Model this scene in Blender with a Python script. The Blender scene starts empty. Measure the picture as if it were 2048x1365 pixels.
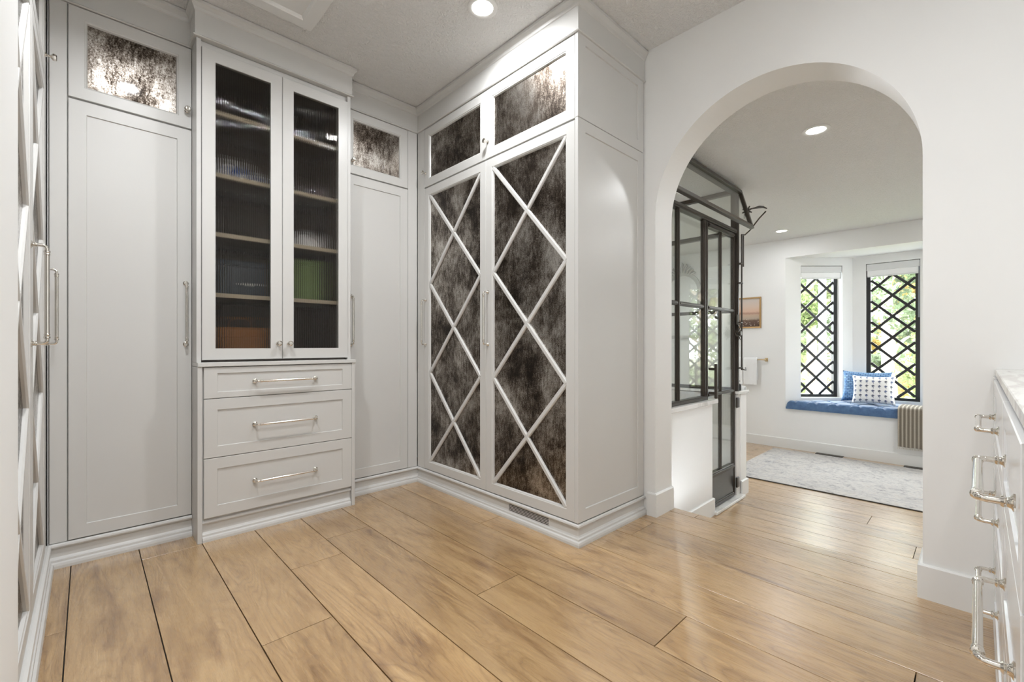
import bpy, bmesh, math, random
from mathutils import Vector, Matrix
random.seed(7)
PI = math.pi
SC = bpy.context.scene
COL = SC.collection

# ------------------------------------------------------------------ camera, sky, sun, exposure
cd = bpy.data.cameras.new('camera'); cam = bpy.data.objects.new('camera', cd); COL.objects.link(cam)
cd.sensor_width = 36.0; cd.lens = 891.3 / 2048 * 36; cd.shift_y = 8.5 / 2048; cd.clip_start = 0.02; cd.clip_end = 300
cam.location = (0, 0, 1.0); cam.rotation_euler = (PI / 2, 0, math.radians(46.36 - 90))
SC.camera = cam
W = bpy.data.worlds.new('sky'); SC.world = W; W.use_nodes = True
W.node_tree.nodes['Background'].inputs[0].default_value = (0.92, 0.96, 1.0, 1)
W.node_tree.nodes['Background'].inputs[1].default_value = 15.5
sd = bpy.data.lights.new('sun', 'SUN'); sd.energy = 3.5; sd.color = (1.0, 0.93, 0.8); sd.angle = 0.02
sun = bpy.data.objects.new('sun', sd); COL.objects.link(sun); sun.rotation_euler = (math.radians(48), 0, math.radians(-60))
SC.view_settings.view_transform = 'Standard'; SC.view_settings.look = 'None'
SC.view_settings.gamma = 1.0; SC.view_settings.use_curve_mapping = False
SC.view_settings.exposure = 0.40
SC.cycles.max_bounces = 11; SC.cycles.diffuse_bounces = 5; SC.cycles.glossy_bounces = 5
SC.cycles.transmission_bounces = 8; SC.cycles.transparent_max_bounces = 16; SC.cycles.adaptive_threshold = 0.04
SC.cycles.sample_clamp_indirect = 6.0; SC.cycles.blur_glossy = 0.5
POT_CLOSET, POT_BATH = 12.5, 9.5

# ------------------------------------------------------------------ materials
def hexlin(r, g, b):
    f = lambda c: c / 12.92 if c <= 0.04045 else ((c + 0.055) / 1.055) ** 2.4
    return (f(r / 255), f(g / 255), f(b / 255), 1)

def new_mat(name, color=(0.8, 0.8, 0.8, 1), rough=0.5, metal=0.0, **kw):
    m = bpy.data.materials.new(name); m.use_nodes = True
    b = m.node_tree.nodes['Principled BSDF']
    b.inputs['Base Color'].default_value = color if len(color) == 4 else (*color, 1)
    b.inputs['Roughness'].default_value = rough; b.inputs['Metallic'].default_value = metal
    for k, v in kw.items(): b.inputs[k.replace('_', ' ')].default_value = v
    return m

class NT:
    def __init__(s, m): s.t = m.node_tree; s.b = s.t.nodes.get('Principled BSDF')
    def n(s, typ, **kw):
        nd = s.t.nodes.new(typ)
        for k, v in kw.items():
            if k in nd.inputs.keys(): nd.inputs[k].default_value = v
            else: setattr(nd, k, v)
        return nd
    def l(s, a, ao, b, bi): s.t.links.new(a.outputs[ao], b.inputs[bi])
    def coord(s, scale=(1, 1, 1), rnd=0.0, out='Object'):
        tc = s.n('ShaderNodeTexCoord'); mp = s.n('ShaderNodeMapping'); mp.inputs['Scale'].default_value = scale
        if rnd:
            oi = s.n('ShaderNodeObjectInfo'); mu = s.n('ShaderNodeMath', operation='MULTIPLY'); mu.inputs[1].default_value = rnd
            s.l(oi, 'Random', mu, 0); ad = s.n('ShaderNodeVectorMath', operation='ADD')
            s.l(tc, out, ad, 0); s.l(mu, 0, ad, 1); s.l(ad, 0, mp, 'Vector')
        else: s.l(tc, out, mp, 'Vector')
        return mp
    def noise(s, vec, scale, detail=4, rough=0.5, dist=0.0):
        nd = s.n('ShaderNodeTexNoise'); nd.inputs['Scale'].default_value = scale; nd.inputs['Detail'].default_value = detail
        nd.inputs['Roughness'].default_value = rough; nd.inputs['Distortion'].default_value = dist
        if vec: s.l(vec, 0, nd, 'Vector')
        return nd
    def ramp(s, src, out, stops):
        r = s.n('ShaderNodeValToRGB'); e = r.color_ramp.elements
        while len(e) < len(stops): e.new(0.5)
        for el, (p, c) in zip(e, stops): el.position = p; el.color = c if len(c) == 4 else (*c, 1)
        s.l(src, out, r, 0); return r
    def mix(s, fac, a, b, mode='MIX'):
        m = s.n('ShaderNodeMix', data_type='RGBA', blend_type=mode)
        for idx, v in ((0, fac), (6, a), (7, b)):
            if isinstance(v, tuple) and len(v) == 2 and hasattr(v[0], 'outputs'): s.t.links.new(v[0].outputs[v[1]], m.inputs[idx])
            else: m.inputs[idx].default_value = v
        return m
    def math(s, op, a, b=None):
        m = s.n('ShaderNodeMath', operation=op)
        for i, v in enumerate((a, b)):
            if v is None: continue
            if isinstance(v, tuple): s.t.links.new(v[0].outputs[v[1]], m.inputs[i])
            else: m.inputs[i].default_value = v
        return m
    def bump(s, src, out, strength, dist):
        b = s.n('ShaderNodeBump'); b.inputs['Strength'].default_value = strength; b.inputs['Distance'].default_value = dist
        s.l(src, out, b, 'Height'); s.l(b, 0, s.b, 'Normal')

def paint(name, col, rough=0.4, bump=0.06):
    m = new_mat(name, col, rough); t = NT(m); c = t.coord()
    n = t.noise(c, 260, 3); t.bump(n, 0, bump, 0.001)
    n2 = t.noise(c, 1.3, 2); hi = tuple(min(1, v * 1.02) for v in col[:3]) + (1,); lo = tuple(v * 0.98 for v in col[:3]) + (1,)
    r = t.ramp(n2, 0, [(0.3, lo), (0.7, hi)]); t.l(r, 0, t.b, 'Base Color')
    return m

M = {}
M['cab'] = paint('cabinet_paint', (0.60, 0.592, 0.572, 1), 0.34, 0.03)
M['wall'] = paint('wall_paint', (0.83, 0.828, 0.815, 1), 0.6)
M['trim'] = paint('trim_paint', (0.80, 0.80, 0.785, 1), 0.35, 0.03)
M['drawerw'] = paint('drawer_paint', (0.74, 0.75, 0.76, 1), 0.16, 0.02)
M['nickel'] = new_mat('polished_nickel', (0.78, 0.75, 0.70, 1), 0.12, 1.0)
M['brass'] = new_mat('brushed_brass', (0.55, 0.42, 0.24, 1), 0.35, 1.0)
M['steel'] = new_mat('dark_bronze_steel', (0.050, 0.040, 0.031, 1), 0.36, 0.25)
M['black'] = new_mat('black_window_frame', (0.012, 0.012, 0.012, 1), 0.4)
M['dark_gap'] = new_mat('dark_gap', (0.02, 0.018, 0.015, 1), 0.8)
M['liner'] = new_mat('dark_walnut_liner', (0.10, 0.082, 0.072, 1), 0.5)
M['edge'] = new_mat('shelf_edge', (0.52, 0.46, 0.36, 1), 0.4)
M['shade'] = new_mat('blind_fabric', (0.92, 0.92, 0.92, 1), 0.8)
M['valance'] = new_mat('blind_box', (0.72, 0.72, 0.72, 1), 0.5)
M['lens'] = new_mat('lamp_lens', (1, 1, 1, 1), 0.5)
b_ = M['lens'].node_tree.nodes['Principled BSDF']; b_.inputs['Emission Color'].default_value = (1, 0.96, 0.9, 1); b_.inputs['Emission Strength'].default_value = 14
M['panel_kick'] = new_mat('grey_kick_panel', (0.10, 0.10, 0.10, 1), 0.35, 0.6)
M['slot'] = M['dark_gap']

def mat_ceiling():
    m = new_mat('textured_ceiling', (0.82, 0.815, 0.80, 1), 0.8); t = NT(m); c = t.coord()
    n = t.noise(c, 70, 3, 0.6, 0.6); r = t.ramp(n, 0, [(0.42, (0, 0, 0)), (0.6, (1, 1, 1))]); t.bump(r, 0, 0.8, 0.005); return m
M['ceil'] = mat_ceiling()

def mat_oak():
    m = new_mat('oak_plank', rough=0.3); t = NT(m)
    c1 = t.coord((1, 0.13, 1), 53.0); c2 = t.coord((1, 0.045, 1), 53.0); c3 = t.coord((1, 0.22, 1), 91.0); c4 = t.coord((1, 0.16, 1), 71.0)
    broad = t.noise(c1, 14, 6, 0.6, 1.2)
    base = t.ramp(broad, 0, [(0.27, (0.285, 0.160, 0.064)), (0.42, (0.415, 0.254, 0.108)), (0.56, (0.495, 0.316, 0.144)), (0.74, (0.555, 0.370, 0.178))])
    # cathedral figure: rings of a slowly varying field
    fld = t.noise(c4, 5.5, 2, 0.45, 0.6); k = t.math('MULTIPLY', (fld, 0), 26.0); fr_ = t.math('FRACT', (k, 0))
    wr = t.ramp(fr_, 0, [(0.0, (0.60, 0.54, 0.48)), (0.20, (0.92, 0.90, 0.88)), (0.55, (1, 1, 1)), (1.0, (0.82, 0.79, 0.76))])
    wm = t.noise(c3, 2.6, 2); wmr = t.ramp(wm, 0, [(0.40, (0.15, 0.15, 0.15)), (0.58, (0.9, 0.9, 0.9))])
    m1 = t.mix((wmr, 0), (base, 0), (wr, 0), 'MULTIPLY')
    fine = t.noise(c2, 230, 4, 0.65); fr = t.ramp(fine, 0, [(0.34, (0.76, 0.72, 0.68)), (0.52, (1, 1, 1))])
    m2 = t.mix(0.42, (m1, 2), (fr, 0), 'MULTIPLY')
    kn = t.noise(c3, 5.2, 4, 0.6, 1.2); kr = t.ramp(kn, 0, [(0.27, (0.42, 0.33, 0.27)), (0.34, (0.74, 0.68, 0.62)), (0.44, (1, 1, 1))])
    m3 = t.mix(0.9, (m2, 2), (kr, 0), 'MULTIPLY')
    oi = t.n('ShaderNodeObjectInfo'); hr = t.ramp(oi, 'Random', [(0.0, (0.86, 0.85, 0.84)), (0.5, (0.98, 0.98, 0.98)), (1.0, (1.07, 1.06, 1.04))])
    m4 = t.mix(1.0, (m3, 2), (hr, 0), 'MULTIPLY'); t.l(m4, 2, t.b, 'Base Color')
    rr = t.ramp(fine, 0, [(0.3, (0.34, 0.34, 0.34)), (0.7, (0.23, 0.23, 0.23))]); t.l(rr, 0, t.b, 'Roughness')
    t.b.inputs['Specular IOR Level'].default_value = 0.6; t.b.inputs['Coat Weight'].default_value = 1.0; t.b.inputs['Coat IOR'].default_value = 1.85; t.b.inputs['Coat Roughness'].default_value = 0.28
    t.bump(fine, 0, 0.06, 0.0006); return m
M['oak'] = mat_oak()

def mat_mirror():
    m = new_mat('antique_mirror', rough=0.3, metal=1.0); t = NT(m)
    c = t.coord((1, 1, 0.8), 17.0); cs = t.coord((1, 1, 0.30), 17.0)
    a = t.noise(c, 5.0, 7, 0.66, 0.3); s = t.noise(cs, 75, 4, 0.65, 0.3); g = t.noise(c, 190, 3, 0.7)
    x = t.math('MULTIPLY', (a, 0), 1.0); y = t.math('MULTIPLY', (s, 0), 0.45); z = t.math('MULTIPLY', (g, 0), 0.60)
    su = t.math('ADD', (x, 0), (y, 0)); su2 = t.math('ADD', (su, 0), (z, 0))
    mp = t.n('ShaderNodeMapRange'); mp.inputs[1].default_value = 0.74; mp.inputs[2].default_value = 1.30; t.l(su2, 0, mp, 0)
    r = t.ramp(mp, 0, [(0.24, (0.020, 0.014, 0.010)), (0.44, (0.10, 0.080, 0.064)), (0.62, (0.27, 0.24, 0.21)), (0.92, (0.60, 0.57, 0.53))]); t.l(r, 0, t.b, 'Base Color')
    rr = t.ramp(mp, 0, [(0.2, (0.5, 0.5, 0.5)), (0.7, (0.31, 0.31, 0.31))]); t.l(rr, 0, t.b, 'Roughness')
    t.b.inputs['Coat Weight'].default_value = 0.25; t.b.inputs['Coat Roughness'].default_value = 0.06
    return m
M['mirror'] = mat_mirror()

def thin_glass(name, tint, ior=1.45, rough=0.0):
    m = bpy.data.materials.new(name); m.use_nodes = True; t = m.node_tree
    for n in list(t.nodes): t.nodes.remove(n)
    o = t.nodes.new('ShaderNodeOutputMaterial'); mx = t.nodes.new('ShaderNodeMixShader'); tr = t.nodes.new('ShaderNodeBsdfTransparent')
    gl = t.nodes.new('ShaderNodeBsdfGlossy'); fr = t.nodes.new('ShaderNodeFresnel'); ge = t.nodes.new('ShaderNodeNewGeometry'); mr = t.nodes.new('ShaderNodeMapRange')
    mr.inputs[3].default_value = ior; mr.inputs[4].default_value = 1 / ior; t.links.new(ge.outputs['Backfacing'], mr.inputs[0]); t.links.new(mr.outputs[0], fr.inputs[0])
    tr.inputs[0].default_value = (*tint, 1); gl.inputs['Roughness'].default_value = rough
    t.links.new(fr.outputs[0], mx.inputs[0]); t.links.new(tr.outputs[0], mx.inputs[1]); t.links.new(gl.outputs[0], mx.inputs[2]); t.links.new(mx.outputs[0], o.inputs[0])
    return m
M['glass'] = thin_glass('clear_glass', (0.96, 0.975, 0.965))

def mat_fluted():
    m = new_mat('fluted_glass', (0.88, 0.86, 0.83, 1), 0.03); t = NT(m)
    t.b.inputs['Transmission Weight'].default_value = 1.0; t.b.inputs['IOR'].default_value = 1.42
    tr = t.n('ShaderNodeBsdfTransparent'); tr.inputs[0].default_value = (0.74, 0.72, 0.69, 1)
    mx = t.n('ShaderNodeMixShader'); mx.inputs[0].default_value = 0.28
    out = [n for n in t.t.nodes if n.type == 'OUTPUT_MATERIAL'][0]
    t.l(t.b, 0, mx, 1); t.l(tr, 0, mx, 2); t.l(mx, 0, out, 0); return m
M['fluted'] = mat_fluted()

def mat_stone():
    m = new_mat('veined_stone', rough=0.22); t = NT(m); c = t.coord((1, 5, 1))
    n = t.noise(c, 3.0, 6, 0.6, 1.2); r = t.ramp(n, 0, [(0.40, (0.62, 0.60, 0.57)), (0.5, (0.78, 0.77, 0.74)), (0.7, (0.80, 0.79, 0.77))]); t.l(r, 0, t.b, 'Base Color'); return m
M['stone'] = mat_stone()

def mat_velvet():
    m = new_mat('blue_velvet', (0.10, 0.21, 0.42, 1), 0.75); t = NT(m); c = t.coord(); n = t.noise(c, 22, 4, 0.6)
    r = t.ramp(n, 0, [(0.35, (0.048, 0.108, 0.225)), (0.7, (0.078, 0.158, 0.30))]); t.l(r, 0, t.b, 'Base Color')
    t.b.inputs['Sheen Weight'].default_value = 0.5; n2 = t.noise(c, 400, 2); t.bump(n2, 0, 0.2, 0.001); return m
M['velvet'] = mat_velvet()

def mat_knit():
    m = new_mat('blue_knit', rough=0.85); t = NT(m); c = t.coord((1, 1, 1), out='UV')
    br = t.n('ShaderNodeTexBrick'); br.inputs['Scale'].default_value = 7.5; br.inputs['Mortar Size'].default_value = 0.07; br.inputs['Mortar Smooth'].default_value = 0.8
    br.inputs['Brick Width'].default_value = 0.75; br.inputs['Row Height'].default_value = 0.42
    br.inputs['Color1'].default_value = (0.07, 0.17, 0.34, 1); br.inputs['Color2'].default_value = (0.22, 0.35, 0.52, 1); br.inputs['Mortar'].default_value = (0.012, 0.04, 0.12, 1)
    t.l(c, 0, br, 'Vector'); n = t.noise(c, 90, 3); mx = t.mix(0.5, (br, 0), (n, 0), 'OVERLAY'); t.l(mx, 2, t.b, 'Base Color')
    t.bump(br, 1, -0.6, 0.006); return m
M['knit'] = mat_knit()

def mat_floral():
    # white linen printed with rows of small blue-grey sprigs (flat print on the cloth)
    m = new_mat('floral_linen', rough=0.85); t = NT(m); tc = t.n('ShaderNodeTexCoord'); sp = t.n('ShaderNodeSeparateXYZ'); t.l(tc, 'UV', sp, 0)
    def cell(out, n, off):
        a = t.math('MULTIPLY', (sp, out), n); a2 = t.math('ADD', (a, 0), off); f = t.math('FRACT', (a2, 0)); return t.math('SUBTRACT', (f, 0), 0.5)
    u = cell(0, 7.0, 0.0); v = cell(1, 6.0, 0.0)
    cb = t.n('ShaderNodeCombineXYZ'); t.l(u, 0, cb, 0); t.l(v, 0, cb, 1)
    nz = t.n('ShaderNodeTexNoise'); nz.inputs['Scale'].default_value = 5.5; t.l(cb, 0, nz, 'Vector')
    def dist(ou, ov, su=1.0, sv=1.0):
        a = t.math('SUBTRACT', (u, 0), ou); a = t.math('MULTIPLY', (a, 0), su); a = t.math('POWER', (a, 0), 2.0)
        b = t.math('SUBTRACT', (v, 0), ov); b = t.math('MULTIPLY', (b, 0), sv); b = t.math('POWER', (b, 0), 2.0)
        d = t.math('ADD', (a, 0), (b, 0)); return t.math('SQRT', (d, 0))
    def lt(d, r): return t.math('LESS_THAN', (d, 0), r)
    parts = [lt(dist(0, 0.1), 0.17), lt(dist(-0.17, 0.2), 0.11), lt(dist(0.17, 0.2), 0.11), lt(dist(0, 0.28), 0.10), lt(dist(0.05, -0.22, 4.5, 1.0), 0.2), lt(dist(-0.13, -0.08, 1.0, 2.0), 0.1)]
    acc = parts[0]
    for p in parts[1:]: acc = t.math('MAXIMUM', (acc, 0), (p, 0))
    nt = t.math('GREATER_THAN', (nz, 0), 0.40); acc = t.math('MULTIPLY', (acc, 0), (nt, 0))
    tint = t.noise(None, 6, 2); t.l(tc, 'UV', tint, 'Vector'); tr = t.ramp(tint, 0, [(0.35, (0.085, 0.09, 0.11)), (0.65, (0.10, 0.13, 0.26))])
    mx = t.mix((acc, 0), (0.86, 0.85, 0.83, 1), (tr, 0)); t.l(mx, 2, t.b, 'Base Color'); return m
M['floral'] = mat_floral()

def mat_throw():
    m = new_mat('striped_throw', rough=0.95); t = NT(m); c = t.coord()
    wv = t.n('ShaderNodeTexWave', wave_type='BANDS', bands_direction='Y', wave_profile='SIN'); t.l(c, 0, wv, 'Vector'); wv.inputs['Scale'].default_value = 9.3; wv.inputs['Distortion'].default_value = 0.15
    r = t.ramp(wv, 0, [(0.50, (0.165, 0.140, 0.108)), (0.80, (0.40, 0.355, 0.29))])
    n = t.noise(c, 380, 2, 0.6); mx = t.mix(0.5, (r, 0), (n, 0), 'OVERLAY'); t.l(mx, 2, t.b, 'Base Color'); t.bump(n, 0, 0.5, 0.003); return m
M['throw'] = mat_throw()

def mat_rug():
    m = new_mat('distressed_rug', rough=0.95); t = NT(m); c = t.coord(); cs = t.coord((2.2, 0.9, 1))
    n1 = t.noise(c, 5.5, 8, 0.72, 1.5); n2 = t.noise(cs, 30, 6, 0.7, 0.8)
    vo = t.n('ShaderNodeTexVoronoi', feature='DISTANCE_TO_EDGE'); vo.inputs['Scale'].default_value = 5; t.l(c, 0, vo, 'Vector')
    s = t.math('MULTIPLY', (n1, 0), 0.5); s2 = t.math('MULTIPLY', (n2, 0), 0.5); s3 = t.math('ADD', (s, 0), (s2, 0))
    r = t.ramp(s3, 0, [(0.37, (0.17, 0.165, 0.19)), (0.45, (0.46, 0.44, 0.43)), (0.53, (0.60, 0.58, 0.55)), (0.64, (0.48, 0.43, 0.39))])
    vr = t.ramp(vo, 0, [(0.0, (0.84, 0.83, 0.84)), (0.05, (1, 1, 1))]); mx = t.mix(0.6, (r, 0), (vr, 0), 'MULTIPLY'); t.l(mx, 2, t.b, 'Base Color')
    n3 = t.noise(c, 300, 2); t.bump(n3, 0, 0.4, 0.002); return m
M['rug'] = mat_rug()
M['rugborder'] = new_mat('rug_border', (0.50, 0.485, 0.48, 1), 0.95)
M['rugbind'] = new_mat('rug_binding', (0.06, 0.055, 0.05, 1), 0.9)

def mat_tile():
    m = new_mat('pale_tile', (0.74, 0.725, 0.70, 1), 0.25); return m
M['tile'] = mat_tile()
M['towel'] = new_mat('white_towel', (0.84, 0.84, 0.835, 1), 0.95)
tt = NT(M['towel']); tn = tt.noise(tt.coord(), 320, 2); tt.bump(tn, 0, 0.5, 0.003)
M['china'] = new_mat('white_china', (0.86, 0.87, 0.90, 1), 0.15)
M['cobalt'] = new_mat('cobalt_glaze', (0.02, 0.08, 0.36, 1), 0.15)
M['green'] = new_mat('green_board', (0.20, 0.30, 0.11, 1), 0.5)
M['slate'] = new_mat('slate_board', (0.06, 0.075, 0.10, 1), 0.5)
M['leather'] = new_mat('tan_leather', (0.34, 0.14, 0.045, 1), 0.5)
M['silver'] = new_mat('silver_leaf', (0.55, 0.54, 0.52, 1), 0.4, 0.7)
M['plainmirror'] = new_mat('mirror_glass', (0.9, 0.9, 0.9, 1), 0.01, 1.0)
M['gold'] = new_mat('gilt_wood', (0.42, 0.26, 0.11, 1), 0.35, 0.6)
M['lampshade'] = new_mat('cream_shade', (0.86, 0.78, 0.64, 1), 0.8)
M['leaf_a'] = new_mat('leaf_green', (0.16, 0.205, 0.075, 1), 0.6)
M['leaf_b'] = new_mat('leaf_yellow', (0.36, 0.275, 0.085, 1), 0.6)
M['leaf_c'] = new_mat('needle_green', (0.115, 0.155, 0.08, 1), 0.6)
for k in ('leaf_a', 'leaf_b', 'leaf_c'):
    t_ = NT(M[k]); tl_ = t_.n('ShaderNodeBsdfTranslucent'); tl_.inputs[0].default_value = t_.b.inputs['Base Color'].default_value; mx_ = t_.n('ShaderNodeMixShader'); mx_.inputs[0].default_value = 0.45
    t_.l(t_.b, 0, mx_, 1); t_.l(tl_, 0, mx_, 2); t_.l(mx_, 0, [n for n in t_.t.nodes if n.type == 'OUTPUT_MATERIAL'][0], 0)
M['bark'] = new_mat('bark', (0.30, 0.23, 0.17, 1), 0.9)
M['birch'] = new_mat('birch_bark', (0.62, 0.50, 0.42, 1), 0.9)
M['lawn'] = new_mat('lawn', (0.21, 0.215, 0.13, 1), 0.9)
M['road'] = new_mat('pale_road', (0.55, 0.54, 0.52, 1), 0.9)
M['polegrey'] = new_mat('grey_pole', (0.36, 0.38, 0.40, 1), 0.5)

def mat_painting():
    m = new_mat('meadow_painting', rough=0.6); t = NT(m); tc = t.n('ShaderNodeTexCoord'); sp = t.n('ShaderNodeSeparateXYZ'); t.l(tc, 'Generated', sp, 0)
    n = t.n('ShaderNodeTexNoise'); n.inputs['Scale'].default_value = 7; n.inputs['Detail'].default_value = 5; t.l(tc, 'Generated', n, 'Vector')
    o = t.math('MULTIPLY', (n, 0), 0.10); h = t.math('ADD', (sp, 2), (o, 0))
    r = t.ramp(h, 0, [(0.08, (0.07, 0.035, 0.022)), (0.27, (0.13, 0.075, 0.05)), (0.34, (0.42, 0.34, 0.27)), (0.47, (0.50, 0.36, 0.26)), (0.53, (0.40, 0.23, 0.17)), (0.60, (0.66, 0.45, 0.33)), (0.78, (0.66, 0.52, 0.43)), (1.0, (0.60, 0.53, 0.48))])
    vo = t.n('ShaderNodeTexVoronoi'); vo.inputs['Scale'].default_value = 17; t.l(tc, 'Generated', vo, 'Vector')
    d = t.math('LESS_THAN', (vo, 0), 0.26); lo = t.math('LESS_THAN', (sp, 2), 0.27); dd = t.math('MULTIPLY', (d, 0), (lo, 0))
    mx = t.mix((dd, 0), (r, 0), (0.75, 0.66, 0.56, 1)); t.l(mx, 2, t.b, 'Base Color'); return m
M['painting'] = mat_painting()

# ------------------------------------------------------------------ mesh helpers
class MB:
    def __init__(s): s.v = []; s.f = []
    def add(s, vs, fs):
        k = len(s.v); s.v += [tuple(p) for p in vs]; s.f += [tuple(i + k for i in f) for f in fs]; return s
    def box(s, x0, x1, y0, y1, z0, z1, c=0.0):
        if x0 > x1: x0, x1 = x1, x0
        if y0 > y1: y0, y1 = y1, y0
        if z0 > z1: z0, z1 = z1, z0
        if c <= 0:
            s.add([(x0, y0, z0), (x1, y0, z0), (x1, y1, z0), (x0, y1, z0), (x0, y0, z1), (x1, y0, z1), (x1, y1, z1), (x0, y1, z1)],
                  [(0, 3, 2, 1), (4, 5, 6, 7), (0, 1, 5, 4), (1, 2, 6, 5), (2, 3, 7, 6), (3, 0, 4, 7)]); return s
        c = min(c, (x1 - x0) * .45, (y1 - y0) * .45, (z1 - z0) * .45)
        bm = bmesh.new(); bmesh.ops.create_cube(bm, size=1)
        for v in bm.verts: v.co = Vector(((x0 + x1) / 2 + v.co.x * (x1 - x0), (y0 + y1) / 2 + v.co.y * (y1 - y0), (z0 + z1) / 2 + v.co.z * (z1 - z0)))
        bmesh.ops.bevel(bm, geom=bm.edges[:], offset=c, segments=1, affect='EDGES'); bm.verts.index_update()
        s.add([v.co[:] for v in bm.verts], [[v.index for v in f.verts] for f in bm.faces]); bm.free(); return s
    def rect(s, w, h, loops, fill=True, ring=False, x=0, z=0):
        # nested rectangles in the xz-plane facing -y; loops = (inset, y) or (inset in x, y, inset in z)
        vs = []; fs = []
        for lp in loops:
            i, y = lp[0], lp[1]; k = lp[2] if len(lp) > 2 else i
            vs += [(x + i, y, z + k), (x + w - i, y, z + k), (x + w - i, y, z + h - k), (x + i, y, z + h - k)]
        for k in range(len(loops) - 1):
            a, b = 4 * k, 4 * k + 4
            for j in range(4): j2 = (j + 1) % 4; fs.append((a + j, a + j2, b + j2, b + j))
        e = 4 * (len(loops) - 1)
        if ring:
            for j in range(4): j2 = (j + 1) % 4; fs.append((e + j, e + j2, j2, j))
        else:
            fs.append((e, e + 1, e + 2, e + 3)); fs.append((3, 2, 1, 0))
        return s.add(vs, fs)
    def tube(s, path, r, seg=10, cap=True):
        P = [Vector(p) for p in path]; rs = r if isinstance(r, (list, tuple)) else [r] * len(P)
        vs = []; fs = []; up = None
        for i, p in enumerate(P):
            d = (P[min(i + 1, len(P) - 1)] - P[max(i - 1, 0)]).normalized()
            if up is None: up = d.orthogonal().normalized()
            up = (up - d * up.dot(d)).normalized(); sd_ = d.cross(up)
            for k in range(seg): a = 2 * PI * k / seg; vs.append(p + (up * math.cos(a) + sd_ * math.sin(a)) * rs[i])
        for i in range(len(P) - 1):
            for k in range(seg): k2 = (k + 1) % seg; fs.append((i * seg + k, i * seg + k2, (i + 1) * seg + k2, (i + 1) * seg + k))
        if cap: fs.append(tuple(reversed(range(seg)))); fs.append(tuple(range((len(P) - 1) * seg, len(P) * seg)))
        return s.add(vs, fs)
    def lathe(s, prof, origin=(0, 0, 0), axis='z', seg=16):
        # prof = (radius, distance along axis)
        vs = []; fs = []; o = Vector(origin)
        for r, h in prof:
            for k in range(seg):
                a = 2 * PI * k / seg; c, q = r * math.cos(a), r * math.sin(a)
                vs.append(o + Vector({'z': (c, q, h), '-y': (c, -h, q), 'y': (q, h, c), 'x': (h, c, q), '-x': (-h, q, c)}[axis]))
        n = len(prof)
        for i in range(n - 1):
            for k in range(seg): k2 = (k + 1) % seg; fs.append((i * seg + k, i * seg + k2, (i + 1) * seg + k2, (i + 1) * seg + k))
        fs.append(tuple(reversed(range(seg)))); fs.append(tuple(range((n - 1) * seg, n * seg)))
        return s.add(vs, fs)
    def bar(s, p0, p1, w, y0, y1, ch=0.004):
        # chamfered lath between two points of the xz-plane, front at y0, back at y1
        a = Vector((p0[0], 0, p0[1])); b = Vector((p1[0], 0, p1[1])); d = (b - a).normalized(); q = Vector((-d.z, 0, d.x))
        pr = [(-w / 2, y1), (-w / 2, y0 + ch), (-w / 2 + ch, y0), (w / 2 - ch, y0), (w / 2, y0 + ch), (w / 2, y1)]
        vs = [p + q * o + Vector((0, y, 0)) for p in (a, b) for o, y in pr]; n = 6
        fs = [(i, (i + 1) % n, n + (i + 1) % n, n + i) for i in range(n)] + [tuple(reversed(range(n))), tuple(range(n, 2 * n))]
        return s.add(vs, fs)
    def mesh(s, name, mat, smooth=False):
        me = bpy.data.meshes.new(name); me.from_pydata(s.v, [], s.f); me.update()
        bm = bmesh.new(); bm.from_mesh(me); bmesh.ops.recalc_face_normals(bm, faces=bm.faces[:]); bm.to_mesh(me); bm.free()
        me.materials.append(M[mat] if isinstance(mat, str) else mat)
        if smooth:
            for p in me.polygons: p.use_smooth = True
            try: me.set_sharp_from_angle(angle=math.radians(38))
            except Exception: pass
        return me
    def build(s, name, mat, parent=None, loc=(0, 0, 0), rot=(0, 0, 0), smooth=False):
        return put(name, s.mesh(name, mat, smooth), parent, loc, rot)

def put(name, me, parent=None, loc=(0, 0, 0), rot=(0, 0, 0)):
    o = bpy.data.objects.new(name, me); COL.objects.link(o); o.parent = parent; o.location = loc; o.rotation_euler = rot; return o
def empty(name, loc=(0, 0, 0), rz=0.0, parent=None):
    o = bpy.data.objects.new(name, None); COL.objects.link(o); o.location = loc; o.rotation_euler = (0, 0, rz); o.parent = parent; o.empty_display_size = 0.1; return o
def tag(o, label, cat, group=None, kind=None):
    o['label'] = label; o['category'] = cat
    if group: o['group'] = group
    if kind: o['kind'] = kind
    return o
def struct(o, label, cat): return tag(o, label, cat, kind='structure')

def sweep(path, prof, mat, name, parent=None):
    # profile (out, z) carried along a plan path; out is to the right of the way travelled, corners mitred
    n = len(prof); P = [Vector((p[0], p[1])) for p in path]; mb = MB(); vs = []; fs = []
    for i, p in enumerate(P):
        ds = []
        if i > 0: ds.append((P[i] - P[i - 1]).normalized())
        if i < len(P) - 1: ds.append((P[i + 1] - P[i]).normalized())
        ns = [Vector((d.y, -d.x)) for d in ds]; m = sum(ns, Vector((0, 0))).normalized(); k = 1.0 / max(0.3, m.dot(ns[0]))
        for o, z in prof: q = p + m * (o * k); vs.append((q.x, q.y, z))
    for i in range(len(P) - 1):
        for j in range(n): j2 = (j + 1) % n; fs.append((i * n + j, i * n + j2, (i + 1) * n + j2, (i + 1) * n + j))
    fs.append(tuple(reversed(range(n)))); fs.append(tuple(range((len(P) - 1) * n, len(P) * n)))
    mb.add(vs, fs); return mb.build(name, mat, parent)

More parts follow.
